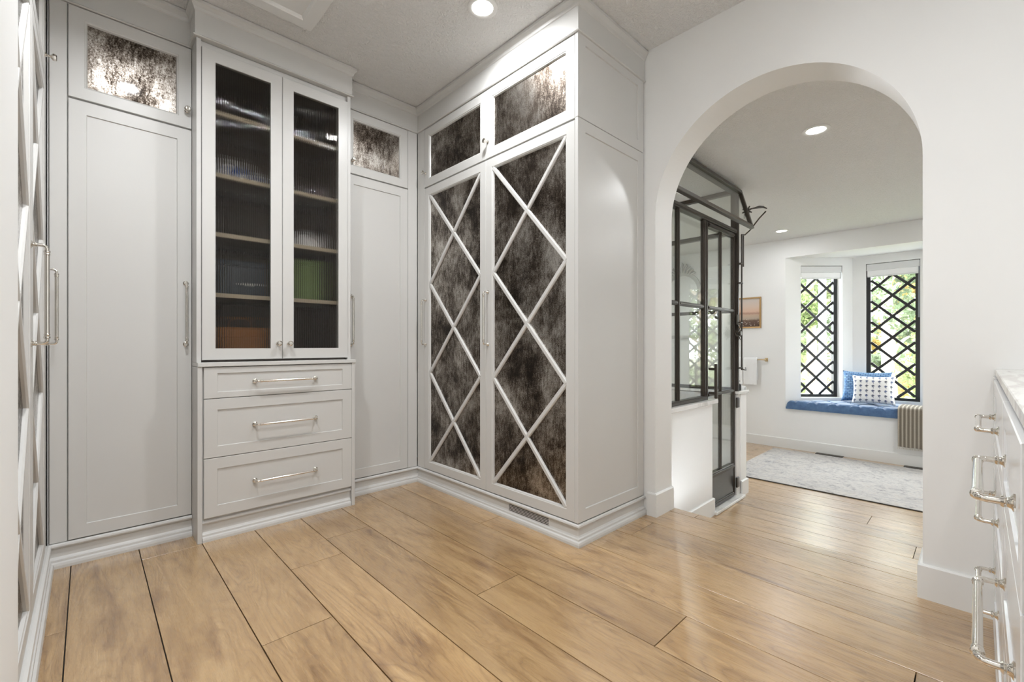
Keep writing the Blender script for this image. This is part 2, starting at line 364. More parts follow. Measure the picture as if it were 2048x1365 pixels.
# ------------------------------------------------------------------ floors
PW = 0.2361; X0 = -0.0526
_pm = {}
def plank(parent, xa, xb, ya, yb, z, th=0.012):
    w = round(xb - xa, 4); l = round(yb - ya, 4); key = (w, l, th)
    if key not in _pm:
        mb = MB(); g = 0.0017; c = 0.0006
        loops = [(g, -th), (g, -c), (g + c, 0)]; vs = []; fs = []
        for i, h in loops: vs += [(-w / 2 + i, -l / 2 + i, h), (w / 2 - i, -l / 2 + i, h), (w / 2 - i, l / 2 - i, h), (-w / 2 + i, l / 2 - i, h)]
        for k in range(2):
            for j in range(4): j2 = (j + 1) % 4; fs.append((4 * k + j, 4 * k + j2, 4 * k + 4 + j2, 4 * k + 4 + j))
        fs += [(8, 9, 10, 11), (3, 2, 1, 0)]; mb.add(vs, fs); _pm[key] = mb.mesh('plank', 'oak')
    return put('plank', _pm[key], parent, ((xa + xb) / 2, (ya + yb) / 2, z))

fl = MB().box(-0.95, 2.60, -0.75, 3.46, -0.05, -0.0125).build('floor', 'dark_gap'); struct(fl, 'oak plank floor of the dressing room', 'floor')
joints = {-1: [2.21, 0.7], 0: [1.05], 1: [2.689, 0.9], 2: [1.645, -0.2], 3: [2.113, 0.35], 4: [2.324, 0.15], 5: [1.388, -0.3], 6: [0.745], 7: [1.935, 0.133], 8: [-0.45], 9: [1.267, -0.3], 10: [-0.35]}
for k in range(-4, 12):
    xa, xb = X0 + PW * k, X0 + PW * (k + 1)
    if k == 11: xb = 2.615
    xa = max(xa, -0.95)
    if xb <= -0.95: continue
    ys = [-0.75] + sorted(joints.get(k, [0.4 + 0.37 * (k % 3), 1.9])) + [3.46]
    for a, b in zip(ys, ys[1:]): plank(fl, xa, xb, a, b, 0.0)
st = MB().box(2.60, 2.90, -0.5, 1.47, -0.35, -0.19).build('step', 'trim'); struct(st, 'step down from the arch to the bathroom floor', 'step')
for a, b in ((-0.5, 0.6), (0.6, 1.47)): plank(st, 2.60, 2.915, a, b, -0.175, 0.0145)
fb = MB().box(2.60, 6.66, -1.6, 3.6, -0.42, -0.3625).build('floor_bathroom', 'dark_gap'); struct(fb, 'lower oak plank floor of the bathroom beyond the arch', 'floor')
for k in range(0, 18):
    xa, xb = 2.60 + PW * k, min(2.60 + PW * (k + 1), 6.66)
    if xb - xa < 0.02: continue
    js = {5: [0.29, 1.9], 7: [0.585, 2.2]}.get(k, [-1.2 + 0.25 * ((k * 5) % 4), 1.65 + 0.35 * ((k * 3) % 4)])
    ys = [-1.6] + js + [3.6]
    for a, b in zip(ys, ys[1:]): plank(fb, xa, xb, a, b, -0.35)

# ------------------------------------------------------------------ walls and ceilings
AY, AR, AZ = 0.73, 0.575, 1.755
def arch_wall():
    mb = MB(); xa, xb = 2.40, 2.60; yl, yr, zt, zb = 3.46, -1.6, 2.74, -0.42
    N = 80; arc = [(AY + AR * math.cos(PI * i / N), AZ + AR * math.sin(PI * i / N)) for i in range(N + 1)]
    for x in (xa, xb):
        q = lambda pts: mb.add([(x, y, z) for y, z in pts], [tuple(range(len(pts)))])
        q([(yr, zb), (AY - AR, zb), (AY - AR, AZ), (AY - AR, zt), (yr, zt)]); q([(AY + AR, zb), (yl, zb), (yl, zt), (AY + AR, zt), (AY + AR, AZ)])
        for (y1, z1), (y2, z2) in zip(arc, arc[1:]): q([(y1, z1), (y2, z2), (y2, zt), (y1, zt)])
    edge = [(AY + AR, zb)] + arc + [(AY - AR, zb)]
    for (y1, z1), (y2, z2) in zip(edge, edge[1:]): mb.add([(xa, y1, z1), (xb, y1, z1), (xb, y2, z2), (xa, y2, z2)], [(0, 1, 2, 3)])
    for y in (yl, yr): mb.add([(xa, y, zb), (xb, y, zb), (xb, y, zt), (xa, y, zt)], [(0, 1, 2, 3)])
    mb.add([(xa, yr, zt), (xb, yr, zt), (xb, yl, zt), (xa, yl, zt)], [(0, 1, 2, 3)])
    me = bpy.data.meshes.new('wall_arch'); me.from_pydata(mb.v, [], mb.f)
    bm = bmesh.new(); bm.from_mesh(me); bmesh.ops.remove_doubles(bm, verts=bm.verts[:], dist=1e-5); bmesh.ops.recalc_face_normals(bm, faces=bm.faces[:]); bm.to_mesh(me); bm.free()
    me.materials.append(M['wall']); return put('wall_arch', me)
struct(arch_wall(), 'off-white wall with a round-topped arched opening', 'wall')
def wallbox(name, label, *b, mat='wall'): return struct(MB().box(*b).build(name, mat), label, 'wall')
wallbox('wall_back', 'wall behind the back run of cabinets', -0.95, 2.40, 3.46, 3.56, -0.05, 2.74)
wallbox('wall_left', 'pale grey wall end at the left edge beside the lattice doors', -0.95, -0.112, 0.85, 1.487, 0, 2.74)
wallbox('wall_left_outer', 'wall behind the left wardrobe', -1.05, -0.95, -0.75, 3.56, -0.05, 2.74)
wallbox('wall_near', 'wall behind the drawer cabinet', -1.05, 2.40, -0.85, -0.75, -0.05, 2.74)
cl = MB().box(-1.05, 2.40, -0.85, 3.56, 2.74, 2.80).build('ceiling', 'ceil'); struct(cl, 'textured grey-white ceiling of the dressing room', 'ceiling')
cb_ = MB().box(2.60, 6.65, -1.6, 3.6, 2.39, 2.47).build('ceiling_bathroom', 'ceil'); struct(cb_, 'textured white ceiling of the bathroom', 'ceiling')
wallbox('wall_bathroom_left', 'side wall of the bathroom behind the shower', 2.60, 6.75, 3.6, 3.7, -0.42, 2.47)
wallbox('wall_bathroom_right', 'side wall of the bathroom hidden by the arch', 2.60, 6.75, -1.7, -1.6, -0.42, 2.47)
# far wall with the bay
BY0, BY1, BZ = 1.76, -0.266, 2.15
fw = MB(); fw.box(6.65, 6.75, BY0, 3.6, -0.42, 2.47); fw.box(6.65, 6.75, -1.6, BY1, -0.42, 2.47); fw.box(6.65, 6.75, BY1, BY0, BZ, 2.47)
struct(fw.build('wall_far', 'wall'), 'off-white far bathroom wall around the window bay', 'wall')
D = 0.613; PB = [(6.65, BY0), (6.65 + D, BY0 - D), (6.65 + D, BY1 + D), (6.65, BY1)]
bc = MB()
for z0, z1, nm in ((BZ, BZ + 0.1, 'c'),):
    pts = [(6.75, BY0 + .1), (6.65 + D + .14, BY0 - D + .1), (6.65 + D + .14, BY1 + D - .1), (6.75, BY1 - .1)]
    bc.add([(x, y, z0) for x, y in pts] + [(x, y, z1) for x, y in pts], [(0, 1, 2, 3), (7, 6, 5, 4), (0, 4, 5, 1), (1, 5, 6, 2), (2, 6, 7, 3), (3, 7, 4, 0)])
struct(bc.build('ceiling_bay', 'trim'), 'white soffit over the window bay', 'ceiling')
bench = MB(); pts = [(6.65, BY0), (6.65 + D + .02, BY0 - D - .02), (6.65 + D + .02, BY1 + D + .02), (6.65, BY1)]
bench.add([(x, y, -0.42) for x, y in pts] + [(x, y, 0.17) for x, y in pts], [(3, 2, 1, 0), (4, 5, 6, 7), (0, 1, 5, 4), (1, 2, 6, 5), (2, 3, 7, 6), (3, 0, 4, 7)])
struct(bench.build('wall_bench', 'wall'), 'off-white window bench front under the blue cushion', 'bench')

WZ0, WZ1 = 0.30, 2.045
def bay_wall(name, label, p0, p1, s0, s1):
    a = Vector((*p0, 0)); b = Vector((*p1, 0)); d = b - a; L = d.length; rz = math.atan2(d.y, d.x)
    mb = MB(); t = 0.13
    mb.box(0, s0, 0, t, -0.42, BZ); mb.box(s1, L, 0, t, -0.42, BZ); mb.box(s0, s1, 0, t, -0.42, WZ0); mb.box(s0, s1, 0, t, WZ1, BZ)
    o = mb.build(name, 'wall', None, a, (0, 0, rz)); struct(o, label, 'wall'); return a, rz
def clip_line(x0, z0, m, w, za, zb):
    pts = []
    for x in (0, w):
        z = z0 + m * (x - x0)
        if za - 1e-9 <= z <= zb + 1e-9: pts.append((x, z))
    for z in (za, zb):
        x = x0 + (z - z0) / m
        if 1e-9 < x < w - 1e-9: pts.append((x, z))
    return pts[:2] if len(pts) >= 2 else None
def bay_window(n, label, slabel, p0, p1, s0, s1, depth):
    # local y runs outdoors
    a, rz = bay_wall(f'wall_bay_{n}', {1: 'angled left wall of the window bay', 2: 'back wall of the window bay', 3: 'angled right wall of the window bay'}[n], p0, p1, s0, s1)
    w = s1 - s0; h = WZ1 - WZ0
    e = empty(f'window_{n}', a, rz); struct(e, label, 'window')
    fr = 0.045
    f = MB(); f.rect(w, h, [(0, depth + .05), (0, depth), (fr, depth), (fr, depth + .05)], ring=True); f.build('window_frame', 'black', e, (s0, 0, WZ0))
    p = MB(); p.box(fr, w - fr, depth + .03, depth + .036, fr, h - fr); p.build('pane', 'glass', e, (s0, 0, WZ0))
    sl = MB(); sl.box(-.0, w, 0.005, depth, -0.0, 0.012, .002); sl.build('window_sill', 'trim', e, (s0, 0, WZ0))
    xc = w / 2 - fr; m = 0.265 / 0.28; wi = w - 2 * fr; hi = h - 2 * fr; zc = 1.63 - WZ0 - fr
    for fam in (1, -1):
        for k in range(-9, 8):
            seg = clip_line(xc, zc + k * 0.265, fam * m, wi, 0, hi)
            if seg and math.dist(*seg) > 0.03:
                MB().bar(seg[0], seg[1], 0.031, depth + (.010 if fam > 0 else .0105), depth + .026, .003).build('lattice_bar', 'black', e, (s0 + fr, 0, WZ0 + fr))
    # roller blind drawn right up
    bl = empty('roller_blind', a, rz); tag(bl, slabel, 'blind', 'white roller blinds in the bay')
    z1 = WZ1 - 0.006
    MB().box(s0 + .004, s1 - .004, 0.004, min(depth, .06) - .004, z1 - 0.085, z1, .006).build('cassette', 'valance', bl)
    MB().box(s0 + .012, s1 - .012, 0.012, .016, z1 - 0.150, z1 - .083).build('fabric', 'shade', bl)
    MB().box(s0 + .012, s1 - .012, 0.008, .020, z1 - 0.166, z1 - .150, .004).build('hem_bar', 'valance', bl)
    c = MB(); 
    for dx in (0, .012): c.tube([(s1 - .016 + dx * .8, 0.006, z1 - .08), (s1 - .016 + dx * .8, .004, z1 - .70)], .0025, 6)
    c.build('pull_chain', 'polegrey', bl)
LS = D * math.sqrt(2)
bay_window(1, 'narrow black lattice window in the angled left side of the bay', 'white roller blind rolled up on the narrow left bay window', PB[0], PB[1], 0.20, 0.737, 0.10)
bay_window(2, 'black lattice window in the back of the bay behind the pillows', 'white roller blind rolled up on the bay window behind the pillows', PB[1], PB[2], BY0 - D - 1.008, BY0 - D - 0.492, 0.03)
bay_window(3, 'black lattice window in the angled right side of the bay', 'white roller blind on the bay window hidden by the arch', PB[2], PB[3], LS - 0.737, LS - 0.20, 0.10)
for i, (x, y, rz) in enumerate(((6.98, 1.47, -45), (7.33, 0.75, -90), (6.98, 0.03, -135))):
    pd = bpy.data.lights.new('window_portal', 'AREA'); pd.shape = 'RECTANGLE'; pd.size = 0.56; pd.size_y = 1.75; pd.cycles.is_portal = True
    po = bpy.data.objects.new('window_portal', pd); COL.objects.link(po)
    a = math.radians((-135, 180, 135)[i]); dirv = Vector((math.cos(a), math.sin(a), 0)); po.location = Vector((x, y, 1.17)) - dirv * 0.14
    po.rotation_euler = dirv.to_track_quat('-Z', 'Z').to_euler()

# baseboards (plain) around the arch and in the bathroom
def bbprof(z0, h=0.135, t=0.015): return [(-0.004, z0), (t, z0), (t, z0 + h - .006), (t - .006, z0 + h), (-0.004, z0 + h)]
struct(sweep([(2.40, 1.352), (2.40, 1.305), (2.60, 1.305)], bbprof(0), 'trim', 'baseboard_arch'), 'white baseboard wrapping the left foot of the arch', 'baseboard')
struct(sweep([(2.60, 0.155), (2.40, 0.155), (2.40, -0.045)], bbprof(0), 'trim', 'baseboard_arch_right'), 'white baseboard wrapping the right foot of the arch', 'baseboard')
struct(sweep([(6.65, 3.59), (6.65, -1.59)], bbprof(-0.35, 0.128), 'trim', 'baseboard_far'), 'white baseboard along the far bathroom wall', 'baseboard')

# ------------------------------------------------------------------ hardware shared by the cabinets
HL = 0.318
def pull_mesh(L=HL):
    mb = MB(); o = 0.036; r = 0.011; path = [(0, 0, 0), (0, -o + r, 0)]
    for i in range(1, 6): a = PI / 2 * i / 5; path.append((0, -o + r - r * math.sin(a), r - r * math.cos(a)))
    for i in range(0, 6): a = PI / 2 * i / 5; path.append((0, -o + r - r * math.cos(a), L - r + r * math.sin(a)))
    path.append((0, 0, L)); mb.tube(path, 0.0052, 10)
    for z in (0, L):
        mb.lathe([(.0125, 0), (.0125, .002), (.0085, .004), (.0065, .008), (.0085, .011), (.0065, .014)], (0, 0, z), '-y', 12)
    for z, s in ((r + .004, 1), (L - r - .004, -1)):
        mb.lathe([(.0055, 0), (.0082, .002 * s), (.0082, .007 * s), (.0062, .009 * s), (.0075, .012 * s), (.0075, .015 * s), (.0062, .017 * s)], (0, -o, z), 'z', 12)
    mb.tube([(0, -o, r + .02), (0, -o, L - r - .02)], 0.0064, 12)
    return mb.mesh('handle', 'nickel', True)
PULL = pull_mesh()
def knob_mesh():
    mb = MB(); mb.lathe([(.011, 0), (.011, .002), (.007, .005), (.0045, .009), (.005, .016), (.0095, .021)], (0, 0, 0), '-y', 14)
    mb.lathe([(.0095, .021), (.0145, .024), (.0155, .029), (.0145, .034), (.010, .037), (.004, .0375)], (0, 0, 0), '-y', 8)
    return mb.mesh('knob', 'nickel')
KNOB = knob_mesh()
def pull_v(parent, x, z, y=0.0): return put('handle', PULL, parent, (x, y, z))
def pull_h(parent, x, z, y=0.0): return put('handle', PULL, parent, (x, y, z), (0, PI / 2, 0))
def knob(parent, x, z, y=0.0): return put('knob', KNOB, parent, (x, y, z))
TH = 0.02
def shaker(name, parent, x, z, w, h, rail=0.060, mat='cab', rec=0.006, y=0.0):
    return MB().rect(w, h, [(0, TH), (0, .0015), (.0015, 0), (rail, 0), (rail + .002, rec)]).build(name, mat, parent, (x, y, z))
def framed(name, parent, x, z, w, h, rail=0.060, mat='cab', y=0.0):
    return MB().rect(w, h, [(0, TH), (0, .0015), (.0015, 0), (rail - .007, 0), (rail - .004, .003), (rail, .004), (rail + .004, .013), (rail + .004, TH)], ring=True).build(name, mat, parent, (x, y, z))
def mirror_in(door, w, h, rail=0.060):
    r = rail - .004
    return MB().rect(w - 2 * r, h - 2 * r, [(0, .017), (0, .014)]).build('mirror_panel', 'mirror', door, (r, 0, r))
def diamonds(door, w, h, rail=0.060, n=3):
    wi, hi = w - 2 * rail, h - 2 * rail; st_ = hi / n
    for k in range(n):
        for fam in (0, 1):
            z0, z1 = rail + k * st_, rail + (k + 1) * st_
            p, q = ((rail, z0), (w - rail, z1)) if fam else ((rail, z1), (w - rail, z0))
            MB().bar(p, q, 0.026, 0.0010 + .0007 * fam, 0.0139, .005).build('lattice_bar', 'cab', door)
def lattice_door(par, x, z, w, h, hx):
    d = framed('door', par, x, z, w, h); mirror_in(d, w, h); diamonds(d, w, h); pull_v(d, hx, 1.006 - z); return d
def mirror_door(par, x, z, w, h, kx, kz):
    d = framed('upper_door', par, x, z, w, h); mirror_in(d, w, h); knob(d, kx, kz); return d

ZB, ZJ, ZJ2, ZT, ZC = 0.112, 2.129, 2.138, 2.560, 2.74
BASEP = [(-.03, 0.0), (.022, 0.0), (.022, .012), (.019, .022), (.012, .027), (.011, .036), (.004, .040), (.000, .047), (.000, .084), (.004, .088), (.011, .090), (.014, .096), (.012, .103), (.004, .107), (-.03, .107)]
def crownp(z0): return [(-.03, z0), (.008, z0), (.012, z0 + .004), (.008, z0 + .010), (.003, z0 + .012), (.003, ZC - .052), (.008, ZC - .048), (.012, ZC - .035), (.022, ZC - .022), (.026, ZC - .018), (.026, ZC - .003), (-.03, ZC - .003)]

# back run, left wardrobe -------------------------------------------------
YA = 2.86
w1 = empty('tall_cabinet', (-0.13, YA, 0)); tag(w1, 'tall light-grey panelled cabinet with a bright mottled mirror door, left of the glass cabinet', 'cabinet')
MB().box(0, .5285, .02, .58, 0, ZT, .001).build('body', 'cab', w1)
MB().box(.008, .064, 0.004, .021, .109, ZT, .001).build('filler_strip', 'cab', w1)
d = shaker('door', w1, .068, ZB, .460, ZJ - ZB); pull_v(d, .460 - .025, 1.006 - ZB)
mirror_door(w1, .068, ZJ2, .460, ZT - ZJ2 - .003, .460 - .020, .088)
# back run, right wardrobe
w2 = empty('tall_cabinet', (1.218, YA, 0)); tag(w2, 'tall light-grey panelled cabinet with a small mottled mirror door, in the inner corner', 'cabinet')
MB().box(0, .546, .02, .58, 0, ZT, .001).build('body', 'cab', w2)
MB().box(.469, .545, 0.004, .021, .109, ZT, .001).build('filler_strip', 'cab', w2)
d = shaker('door', w2, .001, ZB, .464, ZJ - ZB); pull_v(d, .042, 1.006 - ZB)
mirror_door(w2, .001, ZJ2, .464, ZT - ZJ2 - .003, .050, .084)

# display cabinet ---------------------------------------------------------
dc = empty('display_cabinet', (0.40, 2.70, 0)); tag(dc, 'grey cabinet with ribbed glass doors above and three drawers below', 'cabinet')
WD = 0.815
body = MB()
body.box(0, .02, 0, .74, 0, .89, .001); body.box(WD - .02, WD, 0, .74, 0, .89, .001); body.box(.02, WD - .02, .022, .74, .10, .888)
body.build('base_body', 'cab', dc)
up = MB(); up.box(0, .02, .03, .74, .912, 2.56, .001); up.box(WD - .035, WD - .015, .03, .74, .912, 2.56, .001); up.box(.02, WD - .035, .05, .74, 2.53, 2.56); up.box(.02, WD - .035, .73, .74, .912, 2.53)
up.build('upper_body', 'cab', dc)
ln = MB(); ln.box(.0205, .026, .055, .728, .925, 2.528); ln.box(WD - .041, WD - .0355, .055, .728, .925, 2.528); ln.box(.026, WD - .041, .44, .45, .925, 2.528); ln.box(.026, WD - .041, .055, .728, .913, .925); ln.box(.026, WD - .041, .055, .728, 2.518, 2.529)
ln.build('lining', 'liner', dc)
MB().box(.0, WD + .002, -.006, .735, .8905, .9118, .002).build('counter', 'cab', dc)
for z0, z1 in ((.120, .421), (.4245, .7245), (.728, .886)):
    h = z1 - z0; rz_ = .056 if h > .2 else .030
    dr = MB().rect(.768, h, [(0, TH), (0, .0015), (.0015, 0), (.058, 0, rz_), (.060, .006, rz_ + .002)]).build('drawer', 'cab', dc, (.027, .002, z0))
    pull_h(dr, .768 / 2 - HL / 2 + .005, h / 2)
for zs in (1.277, 1.599, 1.915, 2.244):
    sh = MB().box(.027, WD - .042, .086, .438, zs - .022, zs).build('shelf', 'liner', dc)
    MB().box(.027, WD - .042, .080, .0858, zs - .022, zs).build('edge_band', 'edge', sh)
def fluted(w, h):
    mb = MB(); n = round(w / 0.0103); S = 6; vs = []; fs = []
    tot = n * S
    for i in range(tot + 1):
        x = w * i / tot; ph = (i % S) / S if i < tot else 0.0; y = -0.0040 * math.sin(PI * ph) ** 0.8 if 0 < ph < 1 else 0.0
        vs += [(x, y, 0), (x, y, h)]
    k = len(vs); vs += [(0, .004, 0), (0, .004, h), (w, .004, 0), (w, .004, h)]
    for i in range(tot): fs.append((2 * i, 2 * i + 2, 2 * i + 3, 2 * i + 1))
    fs += [(k, k + 1, k + 3, k + 2), (0, 1, k + 1, k), (2 * tot, k + 2, k + 3, 2 * tot + 1), tuple([k] + [2 * i for i in range(tot + 1)] + [k + 2]), tuple([k + 3] + [2 * i + 1 for i in range(tot, -1, -1)] + [k + 1])]
    mb.add(vs, fs); return mb
for x0, kx in ((.023, .357), (.4045, .033)):
    w, h, r = .379, 1.601, .0585
    gd = MB().rect(w, h, [(0, TH), (0, .0015), (.0015, 0), (r, 0), (r + .001, .003), (r + .001, TH)], ring=True).build('glass_door', 'cab', dc, (x0, .03, .924))
    fluted(w - 2 * r - .002, h - 2 * r - .002).build('ribbed_glass', 'fluted', gd, (r + .001, .010, r + .001), smooth=True)
    knob(gd, kx, .087)
sweep([(.022, .004 + .02), (WD - .022, .004 + .02)], BASEP, 'cab', 'plinth', dc)
struct(sweep([(.396, 2.86), (.396, 2.724), (.40 + WD - .011, 2.724), (.40 + WD - .011, 2.86)], crownp(2.562), 'cab', 'trim_4'), 'grey crown moulding stepping out over the ribbed glass cabinet', 'crown moulding')

# right wardrobe with lattice doors ---------------------------------------
XB = 1.765
wb = empty('lattice_wardrobe', (XB, 2.86, 0), -PI / 2); tag(wb, 'wardrobe with two lattice-fronted mottled mirror doors beside the arch', 'wardrobe')
MB().box(.001, 1.464, .02, .630, 0, ZT, .001).build('body', 'cab', wb)
MB().box(-.0, .090, 0.001, .021, .109, ZT, .001).build('filler_strip', 'cab', wb)
for x in (.093, .779):
    lattice_door(wb, x, ZB, .6845, ZJ - ZB, .012 if x < .5 else .012 + .0)
    mirror_door(wb, x, ZJ2, .6845, ZT - ZJ2 - .003, .016, .098)
for ch in wb.children:
    if ch.name.startswith('door'):
        for g in ch.children:
            if g.name.startswith('handle'): g.location.x = .018
sp_ = MB()
for z0, z1 in ((ZB, ZJ + .009), (ZJ2 + .003, ZT + .017)):
    p = MB().rect(.625, z1 - z0, [(0, TH), (0, .0015), (.0015, 0), (.060, 0), (.062, .006)]).build('side_panel', 'cab', wb, (1.485, 0, z0), (0, 0, PI / 2))
# left wardrobe with lattice doors ----------------------------------------
XC = -0.13
wc = empty('lattice_wardrobe', (XC, 1.487, 0), PI / 2); tag(wc, 'wardrobe with lattice doors seen edge-on along the left side', 'wardrobe')
MB().box(.001, 1.372, .02, .60, 0, ZT, .001).build('body', 'cab', wc)
MB().box(1.272, 1.368, .002, .021, .109, ZT, .001).build('filler_strip', 'cab', wc)
for x in (.002, .637):
    w = .632; lattice_door(wc, x, ZB, w, ZJ - ZB, w - .028); mirror_door(wc, x, ZJ2, w, ZT - ZJ2 - .003, w - .022, .095)

# continuous plinth mouldings and crowns
struct(sweep([(-0.128, 1.49), (-0.128, 2.862)][::-1][::-1], [(o, z) for o, z in BASEP], 'cab', 'baseboard_left'), 'grey moulded plinth under the left lattice doors', 'baseboard')
struct(sweep([(-0.128, 2.862), (0.399, 2.862)], BASEP, 'cab', 'baseboard_back'), 'grey moulded plinth under the cabinet left of the drawers', 'baseboard')
PBASE = sweep([(1.216, 2.862), (1.770, 2.862), (1.770, 1.379), (2.398, 1.379)], BASEP, 'cab', 'baseboard_right'); struct(PBASE, 'grey moulded plinth turning the corner under the lattice wardrobe', 'baseboard')
struct(sweep([(-0.13, 1.49), (-0.13, 2.862), (0.395, 2.862)], crownp(ZT), 'cab', 'trim_1'), 'grey crown moulding above the left cabinets', 'crown moulding')
struct(sweep([(1.205, 2.862), (1.765, 2.862), (1.765, 1.375), (2.398, 1.375)], crownp(ZT), 'cab', 'trim_2'), 'grey crown moulding above the lattice wardrobe', 'crown moulding')
# toe-kick grille
gv = empty('vent_grille', (1.7715, 1.885, .040), -PI / 2); tag(gv, 'slotted grey air grille in the plinth under the lattice doors', 'vent')
MB().box(0, .318, -.0035, .0, 0, .054, .001).build('plate', 'cab', gv)
for i in range(6): MB().box(.006, .312, -.0042, -.0034, .0060 + i * .0080, .0098 + i * .0080).build('slot', 'dark_gap', gv)

# ------------------------------------------------------------------ things behind the ribbed glass
def rounded_box(w, d, h, c): return MB().box(-w / 2, w / 2, -d / 2, d / 2, 0, h, c)
o = empty('storage_box', (1.005, 2.93, 1.278)); tag(o, 'green box standing behind the right ribbed glass door', 'box')
rounded_box(.175, .10, .225, .004).build('box_body', 'green', o); rounded_box(.182, .106, .028, .004).build('lid', 'green', o, (0, 0, .2255))
o = empty('storage_box', (.645, 2.93, 1.278)); tag(o, 'dark slate box on the lower shelf behind the left ribbed glass', 'box')
rounded_box(.23, .14, .165, .004).build('box_body', 'slate', o); rounded_box(.238, .146, .03, .004).build('lid', 'slate', o, (0, 0, .1655))
MB().box(.01, .06, -.0712, -.0702, .062, .072).build('name_plate', 'china', o)
o = empty('leather_bag', (.655, 2.93, .9255)); tag(o, 'tan leather bag at the bottom of the left ribbed glass door', 'bag')
rounded_box(.25, .12, .17, .018).build('bag_body', 'leather', o, smooth=False); MB().box(-.127, .127, -.063, .063, .11, .176, .012).build('flap', 'leather', o)
MB().tube([(-.06, 0, .172), (-.055, 0, .215), (-.03, 0, .232), (.03, 0, .232), (.055, 0, .215), (.06, 0, .172)], .006, 8).build('bag_handle', 'leather', o, smooth=True)
o = empty('porcelain_bowl', (1.02, 2.93, 1.600)); tag(o, 'white scalloped bowl upside down behind the right ribbed glass', 'bowl')
mb = MB(); mb.lathe([(.105, 0), (.108, .008), (.100, .03), (.085, .06), (.06, .088), (.035, .10), (.03, .112), (.02, .112)], seg=24); mb.build('bowl', 'china', o, smooth=True)
o = empty('porcelain_jar', (.60, 2.93, 1.9155)); tag(o, 'large blue-and-white round jar on the upper shelf behind the left ribbed glass', 'jar', 'porcelain jars')
MB().lathe([(.035, 0), (.06, .012), (.075, .045), (.068, .085), (.04, .11), (.03, .118), (.032, .13)], seg=24).build('jar_body', 'china', o, smooth=True)
MB().lathe([(.028, .0), (.026, .006), (.0, .009)], (0.01, -.069, .055), '-y', 20).build('blue_medallion', 'cobalt', o)
o = empty('porcelain_jar', (.735, 2.92, 1.9155)); tag(o, 'small blue-and-white low jar on the upper shelf behind the left ribbed glass', 'jar', 'porcelain jars')
MB().lathe([(.03, 0), (.045, .01), (.052, .03), (.045, .05), (.03, .062), (.028, .07)], seg=24).build('jar_body', 'china', o, smooth=True)
MB().lathe([(.019, .0), (.017, .005), (.0, .007)], (0.0, -.048, .034), '-y', 20).build('blue_medallion', 'cobalt', o)
for i, (x, nth) in enumerate(((.53, 'leftmost'), (.575, 'second from left'), (.62, 'third from left'), (.665, 'rightmost'))):
    o = MB().lathe([(.014, 0), (.016, .004), (.004, .007), (.004, .018), (.012, .026), (.015, .04), (.0135, .04), (.010, .026)], seg=14).build('crystal_glass', 'glass', None, (x, 2.86, 1.600), smooth=True)
    tag(o, nth + ' tiny stemmed glass in the row behind the left ribbed glass', 'glass', 'tiny glasses in a row behind the left ribbed glass')

# ------------------------------------------------------------------ drawer cabinet and counter on the right
YD = -0.034
ct = MB().box(0.06, 2.398, -0.748, -0.040, .890, .9125, .002).build('countertop', 'stone'); tag(ct, 'pale veined stone countertop on the white drawer cabinet', 'countertop')
vd = empty('drawer_cabinet', (2.398, YD, 0), PI); tag(vd, 'glossy white drawer cabinet at the right edge', 'cabinet')
MB().box(0, 1.59, .021, .71, .0, .889, .001).build('body', 'drawerw', vd)
MB().box(0.0, .19, .002, .021, .10, .884, .001).build('filler_strip', 'drawerw', vd)
for x, w in ((.193, .81), (1.006, .58)):
    for z0, z1, hz in ((.110, .434, .326), (.437, .675, .556), (.678, .882, .785)):
        dr = MB().rect(w, z1 - z0, [(0, TH), (0, .0015), (.0015, 0), (.045, 0), (.047, .004)]).build('drawer', 'drawerw', vd, (x, 0, z0))
        pull_h(dr, w / 2 - HL / 2 + (.03 if w < .7 else 0), hz - z0)
sweep([(0.0, .022), (1.59, .022)], BASEP[:-2] + [(.004, .103), (-.03, .103)], 'drawerw', 'plinth', vd)

